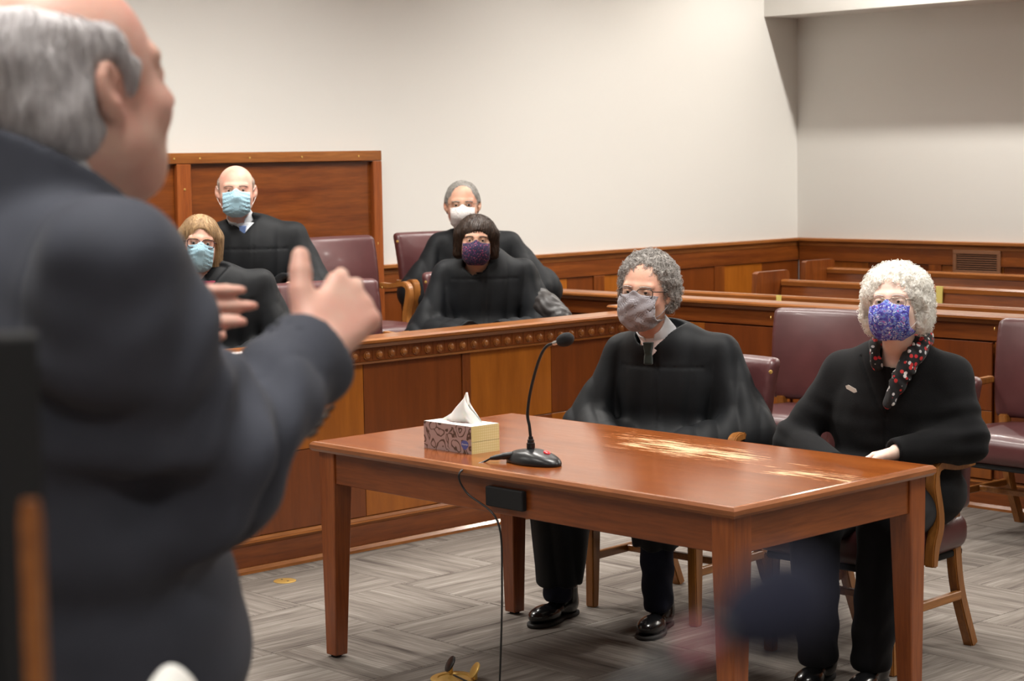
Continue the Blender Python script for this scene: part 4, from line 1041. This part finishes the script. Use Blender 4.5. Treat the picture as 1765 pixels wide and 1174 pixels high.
    mn2 = np.minimum(mn-.04, -.40); mx2 = mx+.06; mx2[2] = hs+.66; mn2[2] = min((drop or {}).values(), default=.2)-.03 if (wear == 'robe' and legs) else hs-.08
    mn2[0] = min(D['elR'][0], D['knR'][0])-.16; mx2[0] = max(D['elL'][0], D['knL'][0])+.16; mn2[1] = min(D['knL'][1], D['knR'][1], D['wrL'][1])-.2; mx2[1] = .28
    V, F = isosurf(cloth, mn2, mx2, hw, 1.9); mk('robe' if wear == 'robe' else 'jacket', fr.W(V), F, wmat, t)
    if front:
        def shirt(P):
            z0 = hs+neckopen-.02; thick = smin(ell(P, (0, .045, hs+.33), (.178*sx, .118*fat, .26)), cap(P, nk+v3(0, .01, -.03), nk+v3(0, .01, -.10), .068, .096), .03)
            d = np.abs(thick+.001)-.004; d = np.maximum(d, np.abs(P[:, 0]-nk[0]*.7)-(P[:, 2]-z0)*vsl-.004); return np.maximum(np.maximum(d, P[:, 1]-nk[1]+.0), P[:, 2]-nk[2]+.005)
        V, F = isosurf(shirt, (-.12, -.16, hs+neckopen-.06), (.12, .08, nk[2]+.03), .0045, 2.2)
        if len(F): mk('shirt_front', fr.W(V), F, front, t)
    return t, fr, Hb, D, nk, nb
def collar(t, fr, nk, nb, m, hs, open_=.010, top=.060, r=.066):
    ax = nb-nk; ax = ax/np.linalg.norm(ax)
    def f(P):
        d = np.abs(cap(P, nk-ax*.05, nb, r+.002, r-.008))-.0030; s = (P-nk)@ax
        d = np.maximum(np.maximum(d, s-top+.35*np.clip(-(P[:, 1]-nk[1]), 0, .1)*1.0), -s-.055); return np.maximum(d, -(np.maximum(np.abs(P[:, 0]-nk[0])-(open_+s*.30), P[:, 1]-nk[1])))
    V, F = isosurf(f, nk-v3(.11, .12, .09), nk+v3(.11, .11, .12), .003, 2.5); mk('shirt_collar', fr.W(V), F, m, t)
def tie(t, fr, nk, m, z, y, w=.017):
    def f(P):
        q = P-np.array([nk[0]*.8, y, z]); k = np.maximum(np.abs(q[:, 0])-(.010+.2*np.clip(q[:, 2]+.015, 0, .04)), np.maximum(np.abs(q[:, 1])-.010, np.abs(q[:, 2])-.018)); 
        b = np.maximum(np.abs(q[:, 0])-(.010+.10*np.clip(-q[:, 2]-.01, 0, .2)), np.maximum(np.abs(q[:, 1]-.10*(-q[:, 2])*-.25)-.006, np.abs(q[:, 2]+.030)-.030)); return smin(k, b, .004)-.002
    V, F = isosurf(f, (nk[0]*.8-.05, y-.05, z-.15), (nk[0]*.8+.05, y+.05, z+.04), .004, 2.5); mk('necktie', fr.W(V), F, m, t)
def trouser(t, fr, D, m, hs, L=True, Rr=True, z1=.10, r=.075, hipz=.07, h=.009):
    def f(P):
        d = ell(P, (0, .03, hs+.09), (.18, .17, .12))
        for s, on in (('L', L), ('R', Rr)):
            sg = 1 if s == 'L' else -1
            if on: d = smin(d, smin(cap(P, (.09*sg, 0, hs+hipz), D['kn'+s], .095, r), cap(P, D['kn'+s], D['an'+s], r, r*.78), .03), .04)
        d = d-.003*np.sin(P[:, 2]*60+3*np.sin(P[:, 0]*20+P[:, 1]*25))*np.clip((hs-P[:, 2])/.2, 0, 1); return smax(d, z1-P[:, 2], .006)
    mn = np.minimum(D['knR'], D['anR'])-.12; mx = np.maximum(D['knL'], D['anL'])+.12; mn[2] = z1-.02; mx[2] = hs+.24; mx[1] = .24; mn[1] = min(D['knL'][1], D['knR'][1], D['anL'][1])-.12
    V, F = isosurf(f, mn, mx, h, 1.8); mk('trousers', fr.W(V), F, m, t)
# judge at the table
H = Head(at(1113, 502, 6.97), -69, 0, 3, 1.05, wide=1.05)
JJ = dict(shL=(.205, .05, .955), shR=(-.205, .05, .945), elL=(.320, .00, .665), elR=(-.300, -.02, .665), wrL=(.14, -.24, .60), wrR=(-.13, -.24, .60),
          knL=(.145, -.43, .50), knR=(-.235, -.40, .49), anL=(.135, -.40, .10), anR=(-.255, -.41, .10))
t, fr, Hb, D, nk, nb = seated('seated man at the table in a black robe, curly grey hair, glasses, grey mask', (-4.70, 5.26, 0), -72, H, JJ, 'skin_a', .0045, hw=.006, hs=.45, drop={'L': .30, 'R': .13}, sleeve=.100, amp=.0054, neckopen=.50, sx=1.08, fat=1.05, front='shirt_pink', kr={'R': (.13, .085), 'L': (.10, .085)})
eyeballs(H, t); brows(H, t, 'hair_grey', .0022); glasses(H, t, 'frame_dark', .025, .0155, .0016); mask(H, t, 'mask_grey', 'loose'); loops(H, t, 'mask_grey')
hair(H, t, 'curly', 'hair_grey', .0036, 5200, 'curl', .0085, .0007)
collar(t, fr, nk, nb, 'shirt', .45); tie(t, fr, nk, 'tie_dark', .45+.515, nk[1]-.085)
trouser(t, fr, D, 'navy_trousers', .45, z1=.065, r=.068)
for s in 'LR': shoe(t, None, fr.W(D['an'+s]*np.array([1, 1, 0])), -72+(-6 if s == 'R' else 8))

# white-haired woman at the table
H = Head(at(1543, 523, 6.13), -69, 7, -2, .98)
JJ = dict(shL=(.190, .05, .945), shR=(-.190, .05, .945), elL=(.250, .00, .73), elR=(-.330, -.02, .70), wrL=(.085, -.215, .715), wrR=(-.12, -.235, .665),
          knL=(.11, -.42, .51), knR=(-.12, -.42, .51), anL=(.07, -.43, .10), anR=(-.10, -.44, .10))
t, fr, Hb, D, nk, nb = seated('seated white-haired woman at the table, black knitted jacket, blue swirled mask, patterned scarf', (-3.66, 5.20, 0), -72, H, JJ, 'skin_c', .0045, wear='jacket', wmat='knit', hw=.0055, hs=.45, neckopen=.43, vsl=.5, sx=1.12, fat=1.15, legs=False, hf={'L': (-.95, -.25, -.02), 'R': (.9, -.1, -.02)})
eyeballs(H, t); brows(H, t, 'hair_silver', .0014); glasses(H, t, 'frame_metal', .025, .0135, .0012, .0016); mask(H, t, 'mask_swirl', 'full'); loops(H, t)
hair(H, t, 'poof', 'hair_white', .0040, 4200, 'curl', .0085, .0007)
trouser(t, fr, D, 'trousers', .45, z1=.06, r=.082)
for s in 'LR': shoe(t, None, fr.W(D['an'+s]*np.array([1, 1, 0])), -72, .9)
# scarf: two bands meeting at a point on the chest
def scf(P):
    a = crom([nk+v3(.0, .075, .035), nk+v3(.068, .04, .045), nk+v3(.070, -.035, .010), nk+v3(.045, -.082, -.05), nk+v3(.018, -.108, -.115), nk+v3(.0, -.125, -.165)], 4)
    b = crom([nk+v3(.0, .075, .035), nk+v3(-.066, .04, .045), nk+v3(-.074, -.03, .015), nk+v3(-.060, -.070, -.03), nk+v3(-.05, -.075, -.055)], 4); d = None
    for c, r0 in ((a, .025), (b, .021)):
        for i in range(len(c)-1):
            tt = i/(len(c)-1); e = cap(P, c[i], c[i+1], r0*(1+.35*math.sin(PI*tt)*(c is a)-.45*tt*tt)); d = e if d is None else smin(d, e, .006)
    return d-.003*np.sin(P[:, 0]*190+P[:, 2]*90+2*np.sin(P[:, 2]*60))
V, F = isosurf(scf, nk-v3(.13, .18, .22), nk+v3(.13, .13, .11), .005, 1.9); mk('scarf', fr.W(V), F, 'scarf', t)
bp = fr.W(np.array([-.105, -.086, .895])); e1 = fr.M@v3(.9, -.1, -.42); e2 = fr.M@v3(.42, 0, .9); e3 = fr.M@v3(0, -1, 0)
bv = []
for zz in (0, .004):
    for a_, b_ in ((-.022, 0), (-.015, .007), (.015, .007), (.022, 0), (.015, -.007), (-.015, -.007)): bv.append(bp+e1*a_+e2*b_+e3*(zz+.012))
mk('brooch', bv, [[5, 4, 3, 2, 1, 0], [6, 7, 8, 9, 10, 11]]+[[k, (k+1) % 6, 6+(k+1) % 6, 6+k] for k in range(6)], 'silver', t, False)
for z in (.70, .64): lathe('button', [(.008, 0), (.0075, .003), (.001, .003)], fr.W(np.array([.0, -.205 if z < .68 else -.190, z-.01])), 'chrome', t, 10, tuple(fr.M@v3(0, -1, .1)))

# the four robed figures in the jury box
H = Head(at(407, 328, 9.45), -36, 0, 0, 1.03, wide=1.10)
_f = Fr((-7.74, 5.62, BR), -44); _w = _f.L(at(478, 500, 9.12)); JJ = dict(elL=(.31, -.04, .68), wrL=_w+v3(.05, .05, .01))
t, fr, Hb, D, nk, nb = seated('balding man in a black robe in the back jury row, blue mask, blue tie', (-7.74, 5.62, BR), -44, H, JJ, 'skin_b', .006, hw=.008, drop={'L': .2, 'R': .2}, sleeve=.095, neckopen=.515, amp=.006, front='shirt', hf={'L': (-.5, -.8, -.2)})
eyeballs(H, t); brows(H, t, 'hair_thin'); mask(H, t, 'mask_blue', 'surgical'); loops(H, t); hair(H, t, 'thin', 'hair_thin', .004, 500, 'comb', .03)
collar(t, fr, nk, nb, 'shirt', .45); tie(t, fr, nk, 'tie_blue', .45+.535, nk[1]-.085)
for s in 'LR': shoe(t, None, fr.W(D['an'+s]*np.array([1, 1, 0])), -44)
H = Head(at(344, 420, 8.42), -31, 2, 6, .98)
t, fr, Hb, D, nk, nb = seated('woman with blond shoulder-length hair in the front jury row, dark red glasses, light blue mask', (-6.97, 4.85, FR), -38, H, None, 'skin_b', .006, hw=.008, drop={'L': .2, 'R': .2}, neckopen=.48, amp=.006, front='red_cloth')
eyeballs(H, t); brows(H, t, 'hair_blond'); glasses(H, t, 'frame_red', .0265, .019, .0021, .0022); mask(H, t, 'mask_blue', 'surgical'); loops(H, t); hair(H, t, 'bob', 'hair_blond', .004, 3000, 'comb', .09)
collar(t, fr, nk, nb, 'red_cloth', .45, .02, .05)
for s in 'LR': shoe(t, None, fr.W(D['an'+s]*np.array([1, 1, 0])), -38, .85)
H = Head(at(797, 352, 10.37), -42, -3, 0, 1.03, wide=1.08)
t, fr, Hb, D, nk, nb = seated('grey-haired man in a black robe in the back jury row, white cup mask', (-7.66, 7.02, BR-.10), -44, H, dict(elL=(.36, -.02, .72), elR=(-.31, -.02, .72)), 'skin_e', .006, hw=.008, drop={'L': .3, 'R': .3}, sleeve=.10, neckopen=.50, amp=.006)
eyeballs(H, t); brows(H, t, 'hair_salt'); glasses(H, t, 'frame_metal', .024, .013, .0009, .0014); mask(H, t, 'mask_white', 'cup'); loops(H, t); hair(H, t, 'short', 'hair_salt', .004, 1500, 'comb', .03)
for s in 'LR': shoe(t, None, fr.W(D['an'+s]*np.array([1, 1, 0])+v3(0, 0, .10)), -44)
H = Head(at(821, 414, 9.5), -43, 0, 2, .98, wide=1.05)
t, fr, Hb, D, nk, nb = seated('woman with dark brown bob and dark patterned mask in the front jury row', (-7.02, 6.50, FR), -44, H, dict(shL=(.20, .05, .93), shR=(-.20, .05, .93), elL=(.30, -.02, .62), elR=(-.30, -.02, .62)), 'skin_e', .006, hw=.008, drop={'L': .2, 'R': .2}, sleeve=.10, neckopen=.47, amp=.006, front='dark_cloth')
eyeballs(H, t); brows(H, t, 'hair_brown'); mask(H, t, 'mask_dark', 'full'); loops(H, t, 'mask_dark'); hair(H, t, 'bobshort', 'hair_brown', .004, 3000, 'comb', .07)
collar(t, fr, nk, nb, 'dark_cloth', .45, .02, .03)
for s in 'LR': shoe(t, None, fr.W(D['an'+s]*np.array([1, 1, 0])), -44, .85)
# the standing speaker, seen from behind on the left
hd = v3(math.cos(R(91)), math.sin(R(91)), 0); rt_ = v3(hd[1], -hd[0], 0)
HS = 1.13
ear = at(184, 152, 2.2)
H = Head(ear-rt_*.079*HS+hd*.014*HS+v3(0, 0, .006), 91, 8, 0, HS)
H.jaw = 1.25
feet = v3(H.p[0], H.p[1]-.05, 0)
t = thing('person', tuple(feet), 'standing man in a dark grey suit seen from behind, white hair, both hands raised', 'person')
N0 = at(82, 362, 2.25)                        # base of the neck
shR = at(196, 480, 2.07); elR = at(366, 802, 2.16); wrR = at(543, 600, 2.36)
shL = N0+(N0-shR)*v3(1, 1, 0)+v3(0, 0, shR[2]-N0[2]); elL = at(60, 820, 2.62); wrL = at(182, 545, 2.60)
TH_ = 80; tf = v3(math.cos(R(TH_)), math.sin(R(TH_)), 0); tr = v3(tf[1], -tf[0], 0); TM_ = np.stack([-tr, -tf, v3(0, 0, 1)], 1)   # local x = left, -y = front
def tl(p): return np.asarray(p)@TM_
nkW = H.W(np.array([0, .045, -.055]))
hF = RT*.46+UP*.62+FW*.62; hT = UP*.75-RT*.65; hN = -FW*.85+RT*.4
lF = RT*.97+UP*.02+FW*.12; lT = UP; lN = FW*.95
def manbody(P):
    d = head_d(H.L(P), 1.25)*H.s
    d = smin(d, ell(P, H.W(np.array([0, -.030, -.105])), (.052, .052, .030)), .03)
    d = smin(d, cap(P, nkW, N0, .066, .074), .04)
    C_ = N0+v3(0, 0, -.30)
    b = ell(P, C_, (.18, .12, .30), TM_); b = smin(b, cap(P, shL, shR, .05), .05); b = smin(b, ell(P, v3(N0[0], N0[1], .98), (.18, .13, .15), TM_), .05)
    for s_, e_, w_ in ((shL, elL, wrL), (shR, elR, wrR)): b = smin(b, smin(cap(P, s_, e_, .055, .045), cap(P, e_, w_, .045, .030), .02), .03)
    for k in (-1, 1): b = smin(b, smin(cap(P, v3(N0[0], N0[1], .92)+tr*k*.10, v3(N0[0], N0[1], .50)+tr*k*.11, .085, .06), cap(P, v3(N0[0], N0[1], .50)+tr*k*.11, v3(N0[0], N0[1], .10)+tr*k*.12, .058, .04), .03), .03)
    d = smin(d, b, .03)
    d = smin(d, hand_d(P, wrR, hF, hT, hN, (1.7, 1.8, 2.0, 2.2), 1.10, (.60, .72, .10)), .012)
    return smin(d, hand_d(P, wrL, lF, lT, lN, (.30, .30, .34, .40), 1.05, (.8, .1, .6)), .012)
allp = np.stack([H.p, shL, shR, elL, elR, wrL, wrR, wrR+v3(.05, .1, .17), wrL+RT*.22]); mn = allp.min(0)-.15; mx = allp.max(0)+.15; mn[2] = .05; mx[2] = H.p[2]+.17
V, F = isosurf(manbody, mn, mx, .0055, 1.6); mk('body', V, F, 'skin_d', t)
eyeballs(H, t)
hair(H, t, 'silver', 'hair_silver', .0045, 2600, 'comb', .05, .0008, .8)
def suitf(P):
    C_ = N0+v3(0, 0, -.27)
    d = ell(P, C_-tf*.0, (.228, .150, .28), TM_)
    d = smin(d, ell(P, v3(N0[0], N0[1], N0[2]-.50)+tf*.035, (.212, .175, .24), TM_), .08)
    d = smin(d, cap(P, v3(N0[0], N0[1], N0[2]-.5), v3(N0[0], N0[1], .80), .185, .185), .06)
    ctr = v3(N0[0], N0[1], N0[2]-.035)-tf*.01
    for s_ in (shL, shR): d = smin(d, smin(cap(P, ctr+v3(0, 0, -.01), s_, .076, .074), cap(P, ctr+v3(0, 0, -.10), s_+v3(0, 0, -.09), .11, .078), .05), .06)
    for s_, e_, w_ in ((shL, elL, wrL), (shR, elR, wrR)):
        ax = (w_-e_)/np.linalg.norm(w_-e_)
        a = smin(cap(P, s_, e_, .074, .074), cap(P, e_, w_-ax*.02, .076, .062), .035)
        q = P-e_; a = a-creases(P, e_, .16, .014, (w_-s_), 62, 1)-creases(P, (s_+e_)/2, .15, .012, (e_-s_)+(w_-e_)*.5, 55, 2.4)-creases(P, (w_*.6+e_*.4), .11, .0045, ax+v3(.3, 0, .2), 60, .4)
        a = smax(a, (P-w_)@ax+.015, .008); a = smax(a, -np.maximum(cap(P, w_-ax*.06, w_+ax*.1, .052), -(P-w_)@ax-.05), .004)
        d = smin(d, a, .055)
    d = d-creases(P, shR-v3(0, 0, .17)-tr*.06, .17, .013, (tr*.6+v3(0, 0, 1)), 46, .7)-creases(P, N0+v3(0, 0, -.42)+tr*.05, .24, .014, tr*.5+v3(0, 0, 1), 34, 2)
    sm = np.abs((P-shR)@tr+.045+.10*((P-shR)@v3(0, 0, 1))); d = d+.003*np.exp(-(sm/.004)**2)*(P[:, 2] > shR[2]-.16)*(P[:, 2] < shR[2]+.2)       # armhole seam
    # collar band round the neck
    ax2 = (nkW-N0)/np.linalg.norm(nkW-N0); s = (P-N0)@ax2
    d = smin(d, np.maximum(cap(P, N0-ax2*.05, N0+ax2*.12, 0.104, .090), s-.052+.5*np.clip((P-N0)@tf, -.1, .1)), .012)
    d = smax(d, -np.maximum(cap(P, N0-ax2*.02, N0+ax2*.2, .082, .068), -s-.02), .004)
    return smax(d, .78-P[:, 2], .01)
mn = np.minimum.reduce([shL, shR, elL, elR, wrL, wrR, N0-v3(.26, .26, 0)])-.13; mx = np.maximum.reduce([shL, shR, elL, elR, wrL, wrR, N0+v3(.26, .26, 0)])+.12; mn[2] = .76; mx[2] = N0[2]+.14
V, F = isosurf(suitf, mn, mx, .0068, 1.8); mk('jacket', V, F, 'suit', t)
def shc(P):
    ax2 = (nkW-N0)/np.linalg.norm(nkW-N0); s = (P-N0)@ax2
    d = np.abs(cap(P, N0-ax2*.03, N0+ax2*.13, .079, .067))-.0042; return np.maximum(np.maximum(d, s-.068+.5*np.clip((P-N0)@tf, -.1, .1)), -s-.02)
V, F = isosurf(shc, N0-v3(.14, .14, .06), N0+v3(.14, .14, .18), .004, 2.5); mk('shirt_collar', V, F, 'shirt', t)
def trs(P):
    b = ell(P, v3(N0[0], N0[1], .90), (.195, .155, .16), TM_)
    for k in (-1, 1): b = smin(b, smin(cap(P, v3(N0[0], N0[1], .88)+tr*k*.09, v3(N0[0], N0[1], .5)+tr*k*.11, .105, .085), cap(P, v3(N0[0], N0[1], .50)+tr*k*.11, v3(N0[0], N0[1], .06)+tr*k*.12, .085, .082), .03), .03)
    return smax(b, .05-P[:, 2], .006)
V, F = isosurf(trs, N0*v3(1, 1, 0)-v3(.3, .3, -.03), N0*v3(1, 1, 0)+v3(.3, .3, 1.06), .012, 1.8); mk('trousers', V, F, 'suit', t)
for k in (-1, 1): shoe(t, None, N0*v3(1, 1, 0)+tr*k*.12+tf*.03, TH_, 1.05)
ax = (wrR-elR)/np.linalg.norm(wrR-elR); dn = -(UP-ax*(UP@ax)); dn /= np.linalg.norm(dn); sd = -FW-ax*(-FW@ax); sd /= np.linalg.norm(sd); dn = dn*.92+sd*.4; dn /= np.linalg.norm(dn)
for k in range(4): lathe('cuff_button', [(.0075, 0), (.007, .003), (.001, .004)], wrR-ax*(.045+.017*k)+dn*(.064+.0012*k), 'black_plastic', t, 10, tuple(dn))

# ------------------------------------------------------------------ things close to the camera
# computer monitor, only its right edge in view
m0 = at(34, 578, 1.12); mdir = v3(-FW[1], FW[0], 0)
t = thing('computer_monitor', (m0[0], m0[1], .72), 'black computer monitor with a blue screen, cut off by the left edge', 'monitor')
mu = -RT*v3(1, 1, 0); mu /= np.linalg.norm(mu); mu = mu@rotz(R(14)).T; mnr = np.cross(mu, v3(0, 0, 1)); mnr = mnr if mnr@FW < 0 else -mnr
def mbox(nm, u0, u1, n0, n1, z0, z1, m):
    V = [m0*v3(1, 1, 0)+mu*u+mnr*n+v3(0, 0, z) for u in (u0, u1) for n in (n0, n1) for z in (z0, z1)]
    F = [[0, 1, 3, 2], [4, 6, 7, 5], [0, 4, 5, 1], [2, 3, 7, 6], [0, 2, 6, 4], [1, 5, 7, 3]]
    o = mk(nm, V, F, m, t, False); bm = bmesh.new(); bm.from_mesh(o.data); bmesh.ops.recalc_face_normals(bm, faces=bm.faces); bmesh.ops.bevel(bm, geom=bm.edges[:], offset=.002, segments=1, affect='EDGES'); bm.to_mesh(o.data); bm.free(); return o
mt = m0[2]
mbox('housing', -.010, .55, -.03, .0, mt-.40, mt, 'black_matte')
mbox('bezel', -.010, .019, 0, .006, mt-.40, mt, 'black_matte'); mbox('bezel', .019, .53, 0, .006, mt-.016, mt, 'black_matte'); mbox('bezel', .019, .53, 0, .006, mt-.40, mt-.09, 'black_matte')
mbox('screen', .019, .53, .0005, .003, mt-.09, mt-.016, 'screen')
mbox('stand_neck', .23, .31, -.06, -.031, .74, mt-.2, 'black_matte'); mbox('stand_base', .15, .39, -.12, .08, .721, .74, 'black_matte')
# clerk desk carrying the monitor, and the wooden upright beside it
w0 = at(52, 862, .98)
t = thing('clerk_desk', (m0[0]-.1, m0[1]-.25, 0), 'wooden desk below the monitor at the left edge, its upright corner post in view', 'desk')
dc = m0*v3(1, 1, 0)+mu*.27
def dbox(nm, u0, u1, n0, n1, z0, z1, m):
    V = [dc+mu*u+mnr*n+v3(0, 0, z) for u in (u0, u1) for n in (n0, n1) for z in (z0, z1)]
    F = [[0, 1, 3, 2], [4, 6, 7, 5], [0, 4, 5, 1], [2, 3, 7, 6], [0, 2, 6, 4], [1, 5, 7, 3]]
    o = mk(nm, V, F, m, t, False); bm = bmesh.new(); bm.from_mesh(o.data); bmesh.ops.recalc_face_normals(bm, faces=bm.faces); bmesh.ops.bevel(bm, geom=bm.edges[:], offset=.003, segments=1, affect='EDGES'); bm.to_mesh(o.data); bm.free(); return o
dbox('desk_top', -.35, .5, -.22, .3, .69, .72, 'wood_x')
for u in (-.34, .44): dbox('side_panel', u, u+.05, -.2, .28, 0, .689, 'wood_z')
up = v3(0, 0, 1); wx_, wy_ = w0[0], w0[1]; du = RT*v3(1, 1, 0); du /= np.linalg.norm(du); dn_ = np.cross(du, up)
V = [v3(wx_, wy_, 0)+du*a+dn_*b+up*z for z, w in ((.0, .008), (w0[2]-.01, .0048), (w0[2], .0036)) for a, b in ((-w, -w), (w, -w), (w, w), (-w, w))]
o = mk('corner_post', V, [[0, 3, 2, 1], [8, 9, 10, 11]]+[[4*l+k, 4*l+(k+1) % 4, 4*l+4+(k+1) % 4, 4*l+4+k] for l in (0, 1) for k in range(4)], 'rail_x', t, False)
# gooseneck microphone right in front of the lens
h0 = at(1385, 1030, .40); h1 = at(1262, 1078, .390); h2 = at(1190, 1118, .386); ax = (h0-h1)/np.linalg.norm(h0-h1)
t = thing('gooseneck_microphone', (h2[0]-.05, h2[1]-.12, 0), 'blurred dark gooseneck microphone with a red ring, close to the camera', 'microphone')
L_ = float(np.linalg.norm(h0-h1))+.012
lathe('windscreen', [(.003, 0), (.0065, .003), (.0088, .008), (.0105, .014), (.0112, .019), (.0100, .024), (.0065, .0275), (.0015, .029)], h1-ax*.004, 'foam_navy', t, 20, tuple(ax))
ax3 = (h1-h2)/np.linalg.norm(h1-h2); lathe('light_ring', [(.0026, 0), (.0028, .001), (.0028, .003), (.0026, .004)], h2-ax3*.001, 'ring_red', t, 16, tuple(ax3))
lathe('capsule', [(.0024, 0), (.0026, .002), (.0034, .009)], h2+ax3*.004, 'black_plastic', t, 14, tuple(ax3))
ft = v3(h2[0]-.05, h2[1]-.12, 0)
tube('gooseneck', crom([h2, h2-ax3*.03+v3(0, 0, -.01), h2-ax3*.05-v3(0, 0, .05), ft*v3(1, 1, 0)+v3(0.01, .02, 1.3), ft+v3(0, 0, 1.0)], 8), .0024, 'black_plastic', t, 8)
tube('stand_pole', [ft+v3(0, 0, .02), ft+v3(0, 0, 1.0)], .009, 'black_plastic', t, 12)
lathe('stand_base', [(.12, 0), (.12, .012), (.11, .018), (.012, .02)], ft, 'black_plastic', t, 28)
# speaker's lectern with a white page curling above it
pw = at(283, 1172, 1.62)
t = thing('lectern', (pw[0], pw[1], 0), 'wooden lectern mostly below the frame in front of the standing man', 'lectern')
lz = pw[2]-.055
def lbox(nm, a0, a1, b0, b1, z0, z1, m):
    V = [pw*v3(1, 1, 0)+du*a+dn_*b+up*z for a in (a0, a1) for b in (b0, b1) for z in (z0, z1)]
    F = [[0, 1, 3, 2], [4, 6, 7, 5], [0, 4, 5, 1], [2, 3, 7, 6], [0, 2, 6, 4], [1, 5, 7, 3]]
    o = mk(nm, V, F, m, t, False); bm = bmesh.new(); bm.from_mesh(o.data); bmesh.ops.recalc_face_normals(bm, faces=bm.faces); bmesh.ops.bevel(bm, geom=bm.edges[:], offset=.003, segments=1, affect='EDGES'); bm.to_mesh(o.data); bm.free(); return o
lbox('desk_top', -.25, .25, -.15, .15, lz-.025, lz, 'wood_x'); lbox('column', -.07, .07, -.06, .06, .04, lz-.026, 'wood_z'); lbox('foot', -.2, .2, -.15, .15, 0, .039, 'wood_x')
V = []; n1, n2 = 14, 6
for i in range(n1+1):
    a = i/n1; x_ = -.028+.056*a; z_ = lz+.001+.058*math.sin(PI*min(1, a*.9+.08))**.6*(1-.25*a)
    for j in range(n2+1): V.append(pw*v3(1, 1, 0)+du*x_+dn_*(-.06+.12*j/n2)+up*(z_ if 0 < i < n1 else lz+.001))
F = [[i*(n2+1)+j, i*(n2+1)+j+1, (i+1)*(n2+1)+j+1, (i+1)*(n2+1)+j] for i in range(n1) for j in range(n2)]
tag(mk('paper_sheet', V, F, 'white_paper', None, True, pw*v3(1, 1, 0)+v3(0, 0, lz)), 'curled white paper sheet on the lectern at the bottom edge', 'paper')

# dark leather coat over the chair of the dark-haired woman
cc = [at(905, 500, 9.7), at(925, 515, 9.62), at(945, 532, 9.55), at(966, 548, 9.5), at(972, 575, 9.48)]
def coat(P):
    d = None
    for a, b, r0, r1 in ((cc[0], cc[1], .035, .055), (cc[1], cc[2], .055, .062), (cc[2], cc[3], .062, .045), (cc[3], cc[4], .045, .07), (cc[1]-v3(0, 0, .08), cc[4]-v3(0, 0, .12), .08, .09), (cc[0]-v3(0, 0, .1), cc[0]-v3(.02, -.02, .45), .07, .09)):
        e = cap(P, a, b, r0, r1); d = e if d is None else smin(d, e, .04)
    return d-.006*np.abs(np.sin(P[:, 2]*60+P[:, 1]*50+2*np.sin(P[:, 0]*40)))
cA = np.array(cc); V, F = isosurf(coat, cA.min(0)-v3(.16, .16, .62), cA.max(0)+.12, .009, 1.8)
tag(mk('leather_coat', V, F, 'leather', None, True, (cc[2][0], cc[2][1], .5)), 'dark brown leather coat hanging over a chair beside the dark-haired woman', 'coat')
